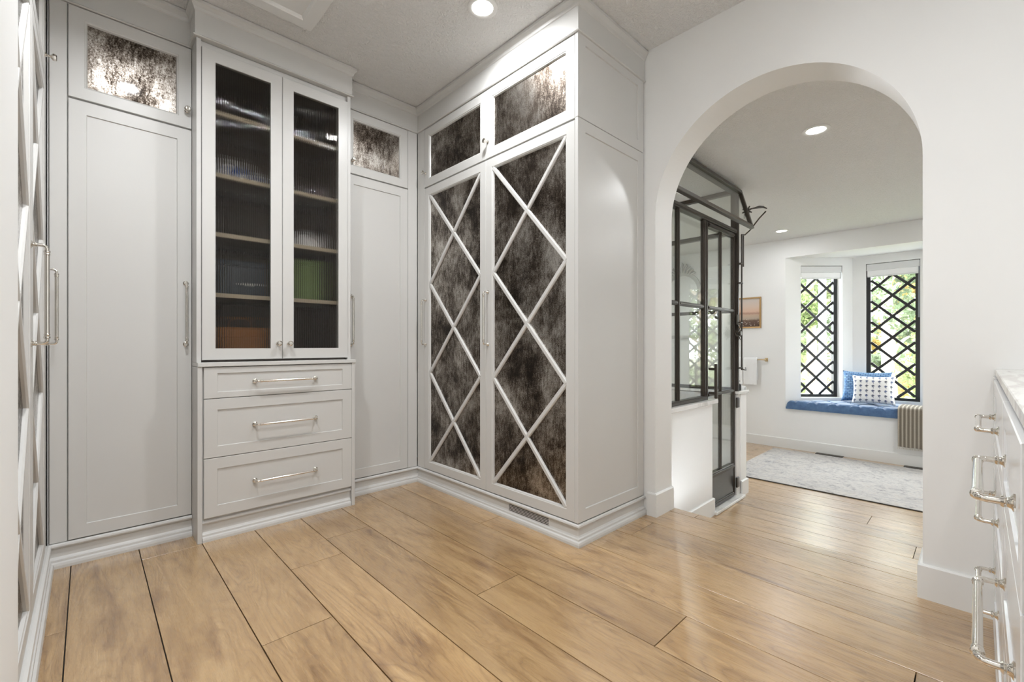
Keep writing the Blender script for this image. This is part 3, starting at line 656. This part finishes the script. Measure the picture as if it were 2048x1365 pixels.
# ------------------------------------------------------------------ ceiling hatch, recessed lights and added fill lights
ha = empty('trim_3', (0.25, 1.95, 2.74)); struct(ha, 'white framed hatch in the dressing room ceiling', 'hatch')
wx, wy = .64, .58; mb = MB()
loops = [(0, 0.02), (0, -.018), (.003, -.021), (.062, -.021), (.068, -.014), (.072, -.002)]; vs = []; fs = []
for i, z in loops: vs += [(i, i, z), (wx - i, i, z), (wx - i, wy - i, z), (i, wy - i, z)]
for k in range(len(loops) - 1):
    for j in range(4): j2 = (j + 1) % 4; fs.append((4 * k + j, 4 * k + j2, 4 * k + 4 + j2, 4 * k + 4 + j))
mb.add(vs, fs); mb.build('frame', 'trim', ha)
MB().box(.070, wx - .070, .070, wy - .070, -.004, -.001).build('hatch_panel', 'trim', ha)
def pot(x, y, z, energy, label, spread=180, col=(0.95, 0.975, 1.0)):
    e = empty('recessed_light', (x, y, z)); tag(e, label, 'ceiling light', 'recessed ceiling lights')
    mb = MB(); mb.lathe([(.060, -.001), (.078, -.001), (.078, -.004), (.072, -.007), (.060, -.007), (.057, -.004)], seg=32)
    r = MB(); r.add([], []); 
    ring = MB(); N = 36; vs = []; fs = []
    prof = [(.054, -.0005), (.054, -.004), (.060, -.007), (.072, -.007), (.078, -.004), (.078, -.0005)]
    for pr_, pz in prof:
        for k in range(N): a = 2 * PI * k / N; vs.append((pr_ * math.cos(a), pr_ * math.sin(a), pz))
    for i in range(len(prof) - 1):
        for k in range(N): k2 = (k + 1) % N; fs.append((i * N + k, i * N + k2, (i + 1) * N + k2, (i + 1) * N + k))
    ring.add(vs, fs); ring.build('trim_ring', 'trim', e, smooth=True)
    MB().lathe([(.0535, -.0035), (.0535, -.0008)], seg=32).build('lens', 'lens', e)
    ld = bpy.data.lights.new('lamp', 'AREA'); ld.shape = 'DISK'; ld.size = .10; ld.energy = energy; ld.color = col; ld.spread = math.radians(spread)
    lo = bpy.data.objects.new('lamp', ld); COL.objects.link(lo); lo.parent = e; lo.location = (0, 0, -.010)
pot(1.473, 1.765, 2.74, POT_CLOSET, 'round recessed light in the ceiling in front of the lattice wardrobe', 172)
pot(0.20, 1.80, 2.74, POT_CLOSET, 'round recessed light overhead, out of view, mirrored in the left cabinet door', 152)
pot(0.20, 0.30, 2.74, POT_CLOSET * 1.45, 'unseen fill light added overhead behind the camera on the left')  # added out of view, for even frontal light on cabinets and arch wall
pot(0.90, -0.40, 2.74, POT_CLOSET * .5, 'unseen fill light added overhead above the drawer cabinet')  # no lamp known here; placed to brighten the lattice wardrobe's side panel
pot(3.403, 0.727, 2.39, POT_BATH * .75, 'round recessed light on the bathroom ceiling seen high in the arch')
pot(6.101, 1.657, 2.39, POT_BATH * .28, 'small far recessed light on the bathroom ceiling near the bay')
pot(4.9, -0.4, 2.39, POT_BATH * 1.6, 'unseen fill light added on the bathroom ceiling right of the arch')  # extra lamp outside the view, put in to brighten the bathroom
pot(4.9, 2.6, 2.39, POT_BATH * 1.2, 'unseen fill light added on the bathroom ceiling beyond the shower')  # invented lamp behind the shower, lifts the general bathroom light

# ------------------------------------------------------------------ shower
YF = 1.50
pw = MB().box(2.60, 3.60, 1.465, 1.545, -0.42, .535).build('wall_shower_front', 'wall'); struct(pw, 'low white wall under the shower screen', 'wall')
cap = MB().box(2.60, 3.655, 1.440, 1.560, .536, .568, .004).build('ledge', 'stone'); tag(cap, 'pale stone ledge on the low wall under the shower screen', 'ledge')
struct(sweep([(2.915, 1.465), (3.60, 1.465), (3.60, 1.50)], bbprof(-0.35, .135), 'trim', 'baseboard_shower'), 'white baseboard on the low shower wall', 'baseboard')
rw = MB(); rw.box(4.235, 4.375, 1.475, 3.6, -0.42, .565); rw.build('wall_shower_return', 'wall'); rwo = bpy.data.objects['wall_shower_return']; struct(rwo, 'low white end wall beyond the shower door', 'wall')
ti = MB().box(4.150, 4.234, 1.480, 3.6, -0.42, .560).build('wall_shower_tile', 'tile'); struct(ti, 'tiled jamb of the shower beside the door hinges', 'wall')
cap2 = MB().box(4.140, 4.395, 1.455, 3.6, .566, .592, .004).build('ledge', 'stone'); tag(cap2, 'pale stone ledge on the end wall holding the folded towel', 'ledge')
struct(sweep([(4.235, 1.475), (4.375, 1.475), (4.375, 1.46 + .02), (4.375, 3.59)], bbprof(-0.35, .135), 'trim', 'baseboard_shower_return'), 'white baseboard round the shower end wall', 'baseboard')
sill = MB().box(3.60, 4.234, 1.43, 1.57, -0.349, -0.325, .004).build('threshold', 'stone'); tag(sill, 'white stone threshold under the shower door', 'threshold')
ss = empty('shower_screen', (2.6, YF, .568)); tag(ss, 'fixed dark-framed glass screen on the low shower wall', 'shower screen')
def lb(p, name, x0, x1, y0, y1, z0, z1, mat='steel', c=.003):  # box in world numbers under a parent empty
    ox, oy, oz = p.location; return MB().box(x0 - ox, x1 - ox, y0 - oy, y1 - oy, z0 - oz, z1 - oz, c).build(name, mat, p)
def grooved(p, name, x0, x1, y0, y1, z0, z1):
    # steel bar: web with a thin proud flange line, as rolled sections have
    ox, oy, oz = p.location; mb = MB(); mb.box(x0 - ox, x1 - ox, y0 - oy + .006, y1 - oy, z0 - oz, z1 - oz, .002)
    if (x1 - x0) > (z1 - z0): h = (z1 - z0); mb.box(x0 - ox, x1 - ox, y0 - oy, y0 - oy + .007, z0 - oz + h * .3, z1 - oz - h * .3, .001)
    else: w = (x1 - x0); mb.box(x0 - ox + w * .3, x1 - ox - w * .3, y0 - oy, y0 - oy + .007, z0 - oz, z1 - oz, .001)
    return mb.build(name, 'steel', p)
grooved(ss, 'bottom_rail', 2.60, 3.535, 1.475, 1.525, .569, .600)
grooved(ss, 'post', 3.055, 3.090, 1.482, 1.512, .600, 1.985)
grooved(ss, 'post', 3.490, 3.530, 1.480, 1.514, .600, 1.985)
grooved(ss, 'header', 2.60, 4.150, 1.470, 1.530, 1.985, 2.022)
grooved(ss, 'glazing_bar', 2.60, 3.054, 1.482, 1.516, 1.288, 1.318); grooved(ss, 'glazing_bar', 3.091, 3.489, 1.482, 1.516, 1.288, 1.318)
for x0, x1 in ((2.602, 3.055), (3.09, 3.490)):
    for z0, z1 in ((.600, 1.288), (1.318, 1.985)): lb(ss, 'pane', x0, x1, 1.497, 1.503, z0, z1, 'glass', 0)
grooved(ss, 'top_rail', 2.60, 4.205, 1.465, 1.535, 2.352, 2.388)
grooved(ss, 'corner_post', 4.150, 4.205, 1.470, 1.530, .593, 2.352)
for x in (3.42, 4.08): lb(ss, 'ceiling_bracket', x - .04, x + .04, 1.450, 1.464, 2.368, 2.386, 'nickel', .003)
# return panel standing on the end wall
sr = empty('shower_screen', (4.18, 1.54, .592)); tag(sr, 'dark-framed glass return panel on the shower end wall', 'shower screen')
for z0, z1 in ((.593, .622), (1.288, 1.318), (1.985, 2.022), (2.352, 2.388)): lb(sr, 'rail', 4.155, 4.205, 1.532, 3.59, z0, z1)
for y0 in (2.40, 3.555): lb(sr, 'post', 4.155, 4.205, y0, y0 + .04, .622, 2.352)
for y0, y1 in ((1.532, 2.40), (2.44, 3.555)):
    for z0, z1 in ((.622, 1.288), (1.318, 1.985), (2.022, 2.352)): lb(sr, 'pane', 4.177, 4.183, y0, y1, z0, z1, 'glass', 0)
# door
sdr = empty('shower_door', (3.535, YF, -.322)); tag(sdr, 'dark steel and glass shower door with grey kick panel', 'door')
dx0, dx1 = 3.538, 4.140
grooved(sdr, 'stile', dx0, dx0 + .036, 1.484, 1.514, -.320, 1.980); grooved(sdr, 'stile', dx1 - .036, dx1, 1.484, 1.514, -.320, 1.980)
grooved(sdr, 'rail', dx0 + .041, dx1 - .041, 1.475, 1.525, -.320, -.285); grooved(sdr, 'rail', dx0 + .041, dx1 - .041, 1.475, 1.525, 1.945, 1.980)
grooved(sdr, 'rail', dx0 + .041, dx1 - .041, 1.477, 1.523, -.075, -.035); grooved(sdr, 'glazing_bar', dx0 + .041, dx1 - .041, 1.480, 1.520, .590, .615); grooved(sdr, 'glazing_bar', dx0 + .041, dx1 - .041, 1.480, 1.520, 1.288, 1.315)
grooved(sdr, 'mullion', 3.826, 3.848, 1.486, 1.512, -.035, 1.945)
lb(sdr, 'kick_panel', dx0 + .040, dx1 - .040, 1.490, 1.510, -.285, -.075, 'panel_kick', 0)
for x0, x1 in ((dx0 + .04, 3.822), (3.85, dx1 - .04)):
    for z0, z1 in ((-.035, .590), (.615, 1.288), (1.315, 1.945)): lb(sdr, 'pane', x0, x1, 1.497, 1.503, z0, z1, 'glass', 0)
hd = MB(); hd.box(-.012, .012, -.065, -.045, 0, .27, .004); hd.box(-.008, .008, -.046, 0, .03, .05, .002); hd.box(-.008, .008, -.046, 0, .22, .24, .002); hd.build('pull_handle', 'steel', sdr, (.022, -.025, .905))
for z in (-.25, .45, 1.18): MB().box(-.010, .040, -.040, -.024, 0, .09, .004).build('hinge', 'steel', sdr, (dx1 - 3.535 - .012, 0, z + .322))
lt_ = MB(); lt_.lathe([(.028, 0), (.028, .012), (.012, .016), (.012, .032), (.020, .036), (.020, .044)], (0, 0, 0), '-y', 12)
for k in range(10):
    a = 2 * PI * k / 10; lt_.tube([(.02 * math.cos(a), -.02, .02 * math.sin(a)), (.062 * math.cos(a), -.03, .062 * math.sin(a))], [.005, .0025], 6)
lt_.build('thorn_latch', 'steel', sdr, (dx1 - 3.535 - .015, -.025, 1.105 + .322))
# opened transom
tr = empty('transom_window', (2.6, 1.462, 2.350)); tr.rotation_euler = (math.radians(-16), 0, 0); tag(tr, 'small glazed transom tilted open above the shower door', 'transom')
TL = 1.545
MB().box(.0, TL, -.030, .0, -.036, .0, .003).build('top_rail', 'steel', tr); MB().box(.0, TL, -.030, .0, -.368, -.334, .003).build('bottom_rail', 'steel', tr)
for x in (0.0, TL - .034): MB().box(x, x + .034, -.030, 0, -.334, -.036, .003).build('stile', 'steel', tr)
MB().box(.034, TL - .034, -.017, -.012, -.334, -.036).build('pane', 'glass', tr)
cg = MB(); cg.lathe([(.022, 0), (.022, .03), (.010, .034), (.010, .05)], (0, 0, 0), 'x', 12)
for k in range(8): a = 2 * PI * k / 8; cg.tube([(.015, .018 * math.cos(a), .018 * math.sin(a)), (.015, .042 * math.cos(a), .042 * math.sin(a))], .006, 6)
cg.build('cog_latch', 'steel', tr, (TL, -.015, -.19))
MB().tube([(0, 0, 0), (.07, -.03, .012), (.13, -.06, .022), (.17, -.08, .02), (.19, -.10, .0)], [.005, .007, .012, .009, .004], 8).build('lever', 'steel', tr, (TL + .045, -.015, -.17), smooth=True)
op = empty('transom_operator', (4.195, 1.452, .62)); tag(op, 'thin dark operating rod with brackets beside the shower door hinge', 'rod')
def ow(path, r, nm): 
    o_ = op.location; return MB().tube([Vector(p) - o_ for p in path], r, 8).build(nm, 'steel', op, smooth=True)
ow([(4.195, 1.452, .78), (4.195, 1.452, 1.98)], .007, 'rod'); ow([(4.235, 1.452, 1.70), (4.235, 1.452, 1.99)], .006, 'guide_rod')
ow([(4.195, 1.452, 1.98), (4.25, 1.445, 1.985), (4.30, 1.42, 2.03), (4.36, 1.36, 2.14), (4.40, 1.32, 2.20)], .006, 'stay_arm')
for z in (.80, 1.20, 1.55, 1.72): MB().box(-.045, .012, -.008, .022, -.006, .006, .002).build('bracket', 'steel', op, (0, 0, z - .62))
ow([(4.15, 1.44, .80), (4.17, 1.425, .785), (4.22, 1.425, .78), (4.25, 1.44, .80)], .005, 'hook')

# ------------------------------------------------------------------ bathroom things
ru = empty('rug', (5.69, 0.60, -.350)); tag(ru, 'pale grey distressed rug on the bathroom floor', 'rug')
MB().box(-.805, .805, -1.255, 1.255, .0005, .009, .002).build('pile', 'rug', ru)
MB().box(-.815, -.8055, -1.265, 1.265, .0005, .009, .002).build('binding', 'rugbind', ru)
MB().box(.8055, .815, -1.265, 1.265, .0005, .009, .002).build('binding', 'rugborder', ru)
for i_, t_ in ((.13, .012), (.20, .02)):
    mb = MB(); a, b = .805 - i_, 1.255 - i_
    for x0, x1, y0, y1 in ((-a, -a + t_, -b, b), (a - t_, a, -b, b), (-a + t_, a - t_, b - t_, b), (-a + t_, a - t_, -b, -b + t_)): mb.box(x0, x1, y0, y1, .0088, .0094)
    mb.build('border_stripe', 'rugborder', ru)
for y0, lab in ((1.13, 'black floor register left of the rug middle, under the bench'), (.30, 'black floor register near the arch under the striped throw')):
    e = empty('floor_register', (6.545, y0, -.3498)); tag(e, lab, 'vent', 'floor registers')
    f = MB(); f.box(0, .085, 0, .012, 0, .005, .001); f.box(0, .085, .268, .28, 0, .005, .001); f.box(0, .012, .012, .268, 0, .005, .001); f.box(.073, .085, .012, .268, 0, .005, .001); f.build('frame', 'black', e)
    MB().box(.012, .073, .012, .268, 0, .0015).build('well', 'edge', e)
    for k in range(2): MB().box(.030 + .018 * k, .034 + .018 * k, .012, .268, .0015, .004).build('slat', 'black', e)
# tufted cushion
def cushion():
    NX, NY = 40, 150; x0, x1 = 6.615, 7.235; vs = []; fs = []; zb, zt = .171, .262
    def yr(x): i = max(0, x - 6.65); return BY1 + i + .012, BY0 - i - .012
    pit = 0.222
    for i in range(NX + 1):
        x = x0 + (x1 - x0) * i / NX; ya, yb = yr(x)
        for j in range(NY + 1):
            y = ya + (yb - ya) * j / NY
            ex = min(x - x0, x1 - x, y - ya, yb - y); e = min(1, max(0, ex / .035)); rnd = math.sqrt(max(0, 1 - (1 - e) ** 2))
            tx = (x - x0 - .11) / .2; ty = (yb_ref - y) / pit
            r1 = abs(ty - tx / 2 - round(ty - tx / 2)); r2 = abs(ty + tx / 2 - round(ty + tx / 2))
            seam = min(r1, r2); dim = math.exp(-((max(r1, r2)) / .12) ** 2 - (min(r1, r2) / .12) ** 2)
            cre = .022 * math.exp(-(seam / .06) ** 2) + .026 * dim
            vs.append((x, y, zb + (zt - zb) * (.45 + .55 * rnd) + .018 * rnd - cre * e - (.016 * (1 - e) * math.exp(-(min(r1, r2) / .08) ** 2))))
    top = len(vs)
    for i in range(NX + 1):
        x = x0 + (x1 - x0) * i / NX; ya, yb = yr(x)
        for j in (0, NY): vs.append((x, ya if j == 0 else yb, zb))
    idx = lambda i, j: i * (NY + 1) + j
    for i in range(NX):
        for j in range(NY): fs.append((idx(i, j), idx(i + 1, j), idx(i + 1, j + 1), idx(i, j + 1)))
        fs.append((idx(i, 0), top + 2 * i, top + 2 * i + 2, idx(i + 1, 0))); fs.append((idx(i, NY), idx(i + 1, NY), top + 2 * i + 3, top + 2 * i + 1))
        fs.append((top + 2 * i, top + 2 * i + 1, top + 2 * i + 3, top + 2 * i + 2))
    fs.append(tuple([idx(0, j) for j in range(NY + 1)] + [top + 1, top])); fs.append(tuple([idx(NX, j) for j in range(NY, -1, -1)] + [top + 2 * NX, top + 2 * NX + 1]))
    mb = MB(); mb.add(vs, fs); return mb
yb_ref = BY0 - .075
cu = cushion().build('seat_cushion', 'velvet', smooth=True); tag(cu, 'long tufted blue velvet cushion on the window bench', 'cushion')
def pillow(name, label, mat, w, h, t, loc, rz, tilt, group=None):
    N = 26; vs = []; fs = []; uv = []
    for side in (-1, 1):
        for i in range(N + 1):
            for j in range(N + 1):
                u, v = i / N * 2 - 1, j / N * 2 - 1
                pu = 1 - .10 * (1 - abs(v) ** 2.2) * abs(u) ** 3; pv = 1 - .10 * (1 - abs(u) ** 2.2) * abs(v) ** 3
                th = t / 2 * (max(0, (1 - u ** 4)) ** .55) * (max(0, (1 - v ** 4)) ** .55)
                wr = .004 * math.sin(7 * u + 3 * v) * math.cos(5 * v - 2 * u) * (1 - u * u) * (1 - v * v)
                vs.append((u * pu * w / 2, side * th + wr, v * pv * h / 2 + h / 2)); uv.append((i / N, j / N))
    n1 = (N + 1) ** 2; idx = lambda s, i, j: s * n1 + i * (N + 1) + j
    for s in (0, 1):
        for i in range(N):
            for j in range(N): fs.append((idx(s, i, j), idx(s, i + 1, j), idx(s, i + 1, j + 1), idx(s, i, j + 1)) if s == 0 else (idx(s, i, j), idx(s, i, j + 1), idx(s, i + 1, j + 1), idx(s, i + 1, j)))
    me = bpy.data.meshes.new(name); me.from_pydata(vs, [], fs); l = me.uv_layers.new(name='UVMap')
    for p in me.polygons:
        p.use_smooth = True
        for li in p.loop_indices: l.data[li].uv = uv[me.loops[li].vertex_index]
    bm = bmesh.new(); bm.from_mesh(me); bmesh.ops.remove_doubles(bm, verts=bm.verts[:], dist=1e-5); bmesh.ops.recalc_face_normals(bm, faces=bm.faces[:]); bm.to_mesh(me); bm.free()
    me.materials.append(M[mat]); o = put(name, me, None, loc, (tilt, 0, rz)); tag(o, label, 'pillow', group); return o
pillow('throw_pillow', 'blue woven pillow leaning at the back of the window seat', 'knit', .50, .40, .13, (7.02, .985, .285), -PI / 2 - math.radians(4), math.radians(-14))
pillow('throw_pillow', 'white pillow with rows of dark floral sprigs, in front of the blue one', 'floral', .42, .355, .12, (6.86, .885, .285), -PI / 2 + math.radians(4), math.radians(-16))
# throw blanket folded over the cushion edge
def throw():
    NJ = 44; y0, y1 = .325, .632; th = .012; vs = []; fs = []
    path = [(7.0, .283), (6.9, .290), (6.78, .292), (6.68, .293), (6.635, .292), (6.610, .286), (6.596, .270), (6.591, .24), (6.590, .15), (6.589, .05), (6.590, -.05), (6.592, -.135)]
    fine = []
    for (xa, za), (xb, zb_) in zip(path, path[1:]):
        for k in range(3): fine.append((xa + (xb - xa) * k / 3, za + (zb_ - za) * k / 3))
    fine.append(path[-1]); n = len(fine)
    for lay in (0, 1):
        for i, (x, z) in enumerate(fine):
            s = i / n; dwn = max(0, (s - .5) * 2)
            for j in range(NJ + 1):
                y = y0 + (y1 - y0) * j / NJ - .012 * dwn * (1 - j / NJ); fold = .006 * math.sin(y * 46 + 1.2) * (.3 + dwn) + .004 * math.sin(y * 23 - 2 * s)
                nx, nz = (0, 1) if s < .35 else (-1, 0) if s > .6 else (-.7, .7)
                o_ = th * (1 - lay) + fold * (1 if s > .5 else .4) + .006; vs.append((x + nx * o_, y, z + nz * o_ - .008 * dwn * (j / NJ < .12)))
    m = NJ + 1; L0 = n * m
    for i in range(n - 1):
        for j in range(NJ): a = i * m + j; fs.append((a, a + 1, a + m + 1, a + m)); fs.append((L0 + a, L0 + a + m, L0 + a + m + 1, L0 + a + 1))
        for j in (0, NJ): a = i * m + j; fs.append((a, a + m, L0 + a + m, L0 + a))
    for i in (0, n - 1):
        for j in range(NJ): a = i * m + j; fs.append((a, a + 1, L0 + a + 1, L0 + a))
    mb = MB(); mb.add(vs, fs); return mb
tb = empty('throw_blanket', (6.59, .48, .29)); tag(tb, 'brown and beige striped throw hanging over the cushion edge', 'blanket')
throw().build('cloth', 'throw', tb, (-6.59, -.48, -.29), smooth=True)
frg = MB()
for k in range(44):
    y = .318 + .31 * k / 43; frg.tube([(6.580, y, -.138), (6.578 + random.uniform(-.003, .003), y + random.uniform(-.003, .003), -.158)], .0018, 4)
fo = frg.build('fringe', 'edge', tb, (-6.59, -.48, -.29)); fo['kind'] = 'stuff'

# painting, towel bar, towels
pa = empty('framed_painting', (6.648, 2.205, 1.449), -PI / 2); tag(pa, 'gold-framed meadow landscape painting on the far bathroom wall', 'painting')
MB().rect(.31, .424, [(0, 0), (0, -.022), (.006, -.026), (.016, -.024), (.020, -.014), (.020, -.004)], ring=True).build('frame', 'gold', pa, (-.155, 0, -.212))
MB().rect(.274, .388, [(0, -.004), (0, -.010)]).build('canvas', 'painting', pa, (-.137, 0, -.194))
br = empty('towel_bar', (6.648, 2.17, .805), -PI / 2); tag(br, 'brushed brass towel bar below the painting', 'towel bar')
MB().tube([(-.19, -.06, 0), (.19, -.06, 0)], .008, 12).build('rail', 'brass', br, smooth=True)
for x in (-.185, .185):
    p_ = MB(); p_.box(x - .018, x + .018, -.010, 0, -.024, .024, .003); p_.box(x - .010, x + .010, -.062, -.010, -.010, .010, .003); p_.build('mount', 'brass', br)
def towel(name, label, loc, rz, w, front, back, th=.016, r=.016, group=None):
    NJ = 18; path = [(r + .004, -back + (back) * k / 6) for k in range(6)] + [(r * math.cos(a), r * math.sin(a) + 0) for a in [PI * k / 6 for k in range(7)]] + [(-r - .004, -front * (k + 1) / 10) for k in range(10)]
    vs = []; fs = []; n = len(path)
    for lay in (0, 1):
        for i, (y, z) in enumerate(path):
            for j in range(NJ + 1):
                x = -w / 2 + w * j / NJ; hang = min(1, abs(z) / .2) if z < 0 else 0
                f = .006 * math.sin(x * 60 + i * .1) * hang; s = -1 if i > n / 2 else 1
                q = Vector((y, z)); nrm = q.normalized() if z >= 0 else Vector((math.copysign(1, y), 0)); q = q + nrm * (th * (1 - lay) * (1 - .25 * (abs(2 * j / NJ - 1) > .9)) + f)
                vs.append((x * (1 - .04 * hang), q.x, q.y))
    m = NJ + 1; L0 = n * m
    for i in range(n - 1):
        for j in range(NJ): a = i * m + j; fs.append((a, a + 1, a + m + 1, a + m)); fs.append((L0 + a, L0 + a + m, L0 + a + m + 1, L0 + a + 1))
        for j in (0, NJ): a = i * m + j; fs.append((a, a + m, L0 + a + m, L0 + a))
    for i in (0, n - 1):
        for j in range(NJ): a = i * m + j; fs.append((a, a + 1, L0 + a + 1, L0 + a))
    mb = MB(); mb.add(vs, fs); o = mb.build(name, 'towel', None, loc, (0, 0, rz), smooth=True); tag(o, label, 'towel', group); return o
towel('hand_towel', 'white towel on the right half of the brass bar', (6.588, 2.165, .805), -PI / 2, .175, .34, .28, group='white towels on the brass bar')
towel('hand_towel', 'white towel on the left half of the brass bar, partly behind the shower rod', (6.588, 2.30, .805), -PI / 2, .085, .34, .28, group='white towels on the brass bar')
towel('folded_towel', 'white towel draped over the stone ledge of the shower end wall', (4.36, 1.56, .595), PI / 2, .16, .12, .05, .012, .022)
o = empty('soap_dispenser', (4.25, 1.50, .5925)); tag(o, 'small black dispenser on the stone ledge beside the draped towel', 'dispenser')
MB().lathe([(.022, 0), (.024, .004), (.024, .05), (.018, .06), (.008, .064), (.008, .08)], seg=16).build('bottle', 'black', o, smooth=True); MB().box(-.008, .03, -.006, .006, .080, .088, .002).build('pump', 'black', o)
# arched mirror and sconce beyond the shower
mi = empty('wall_mirror', (6.648, 3.16, 1.60), -PI / 2); tag(mi, 'ornate silver arched mirror on the wall seen through the shower glass', 'mirror')
def archpts(w, z0, z1, n=28): return [(-w, z0)] + [(-w * math.cos(PI * k / n), z1 + w * math.sin(PI * k / n)) for k in range(n + 1)] + [(w, z0)]
outer, inner = archpts(.30, -.5, .22), archpts(.245, -.45, .22)
mb = MB(); vs = [(x, 0, z) for x, z in outer] + [(x, -.03, z) for x, z in outer] + [(x, -.03, z) for x, z in inner] + [(x, -.008, z) for x, z in inner]; n = len(outer); fs = []
for a in range(3):
    for k in range(n): k2 = (k + 1) % n; fs.append((a * n + k, a * n + k2, (a + 1) * n + k2, (a + 1) * n + k))
mb.add(vs, fs); mb.build('frame', 'silver', mi)
mb = MB(); mb.add([(x, -.008, z) for x, z in inner], [tuple(range(len(inner)))]); mb.add([(x, -.004, z) for x, z in inner], [tuple(range(len(inner)))]); mb.build('looking_glass', 'plainmirror', mi)
cr = MB()
for k in range(-4, 5):
    a = PI / 2 - k * .13; x, z = .29 * math.cos(a), .22 + .29 * math.sin(a); h = .16 - .022 * abs(k); dx_, dz_ = math.cos(a - k * .12), math.sin(a - k * .12)
    cr.tube([(x, -.02, z), (x + dx_ * h * .45, -.04, z + dz_ * h * .45), (x + dx_ * h * .8 + .02 * (1 if k >= 0 else -1), -.03, z + dz_ * h * .8), (x + dx_ * h, -.02, z + dz_ * h)], [.022, .018, .014, .004], 8)
cr.build('crest', 'silver', mi, smooth=True)
sc_ = empty('wall_sconce', (6.648, 2.62, 1.44), -PI / 2); tag(sc_, 'wall sconce with a cream pleated shade seen through the shower door', 'sconce')
MB().box(-.045, .045, -.015, 0, -.06, .06, .004).build('backplate', 'steel', sc_); MB().tube([(0, -.01, 0), (0, -.10, 0), (0, -.12, .02), (0, -.12, .10)], .009, 10).build('arm', 'steel', sc_, smooth=True)
mb = MB(); vs = []; fs = []; N = 48
for z, r in ((.09, .085), (.24, .055)):
    for k in range(N): a = 2 * PI * k / N; rr = r + (.003 if k % 2 else -.003); vs.append((rr * math.cos(a), -.12 + rr * math.sin(a), z))
for k in range(N): fs.append((k, (k + 1) % N, N + (k + 1) % N, N + k))
mb.add(vs, fs); mb.build('lamp_shade', 'lampshade', sc_)
MB().lathe([(.012, .10), (.02, .13), (.022, .15), (.012, .175), (.004, .18)], (0, -.12, 0), 'z', 14).build('bulb', 'lens', sc_, smooth=True)

# ------------------------------------------------------------------ outdoors
gr = MB().box(7.6, 60, -30, 35, -1.2, -0.9).build('ground', 'lawn'); struct(gr, 'lawn outside the bay windows', 'ground')
rd = MB().box(13.6, 17.5, -30, 35, -0.899, -0.87).build('road', 'road'); struct(rd, 'pale road beyond the lawn outside', 'road')
po = empty('utility_pole', (11.2, 2.28, -.9)); tag(po, 'grey pole outside the narrow left bay window', 'pole')
MB().lathe([(.10, 0), (.10, .25), (.075, .3), (.065, 5.5)], seg=14).build('shaft', 'polegrey', po, smooth=True); MB().box(-.04, .04, -.5, .5, 5.1, 5.2, .01).build('cross_arm', 'polegrey', po)
def tree(x, y, h, cr_, trunk, leaf, n, seed, label, low=.25, ls=.13):
    rn = random.Random(seed); e = empty('tree', (x, y, -.9)); tag(e, label, 'tree', 'trees outside the bay windows')
    tk = MB(); tk.tube([(0, 0, 0), (.05, .02, h * .3), (-.03, .05, h * .6), (0, 0, h * .92)], [h * .028, h * .022, h * .015, .01], 10)
    cl_ = []
    for k in range(26):
        a = rn.uniform(0, 2 * PI); zz = h * rn.uniform(low, 1.0); rr = cr_ * rn.uniform(.25, 1) * (1.15 - .75 * (zz / h)); c = Vector((rr * math.cos(a), rr * math.sin(a), zz)); cl_.append((c, rn.uniform(.35, .75) * cr_ * .55))
        s_ = Vector((0, 0, max(h * .15, zz - rr * .6))); tk.tube([s_, (s_ + c) / 2 + Vector((0, 0, .05)), c], [h * .008, h * .005, .006], 5)
    tk.build('trunk', trunk, e, smooth=True)
    vs = []; fs = []
    for k in range(n):
        c, r = rn.choice(cl_); d = Vector((rn.gauss(0, 1), rn.gauss(0, 1), rn.gauss(0, .7))); d = d.normalized() * r * rn.random() ** .4; p = c + d
        u = Vector((rn.gauss(0, 1), rn.gauss(0, 1), rn.gauss(0, 1))).normalized(); v = u.orthogonal().normalized(); l = ls * rn.uniform(.6, 1.3); b = len(vs)
        vs += [p - u * l * .5, p + v * l * .28, p + u * l * .5, p - v * l * .28 + u.cross(v) * l * .1]; fs.append((b, b + 1, b + 2, b + 3))
    mb = MB(); mb.add(vs, fs); me = bpy.data.meshes.new('foliage'); me.from_pydata(mb.v, [], mb.f); me.materials.append(M[leaf]); f = put('foliage', me, e); f['kind'] = 'stuff'
tree(14.8, 3.25, 6.0, 1.5, 'bark', 'leaf_a', 15000, 1, 'green leafy tree outside behind the narrow left bay window', .08)
tree(12.2, 1.30, 5.6, 1.1, 'birch', 'leaf_c', 5500, 2, 'tree with a pale pinkish trunk outside the back bay window')
tree(19.0, 1.75, 4.2, 1.5, 'bark', 'leaf_b', 11000, 3, 'low yellow autumn tree outside the back bay window', .1)
tree(10.3, .35, 2.2, .8, 'bark', 'leaf_a', 7000, 4, 'low green shrub-like tree outside, lower right of the back bay window', .05, .10)
tree(25.0, 5.6, 8.0, 2.4, 'bark', 'leaf_c', 12000, 5, 'tall dark tree farthest away outside the bay', .1, .2)
tree(12.0, -2.2, 5.0, 1.4, 'bark', 'leaf_a', 8000, 6, 'green tree outside the right bay window, hidden by the arch', .1)
tree(15.5, 7.3, 4.6, 1.7, 'bark', 'leaf_b', 7000, 8, 'yellowing tree across the road, far left outside the bay', .1)
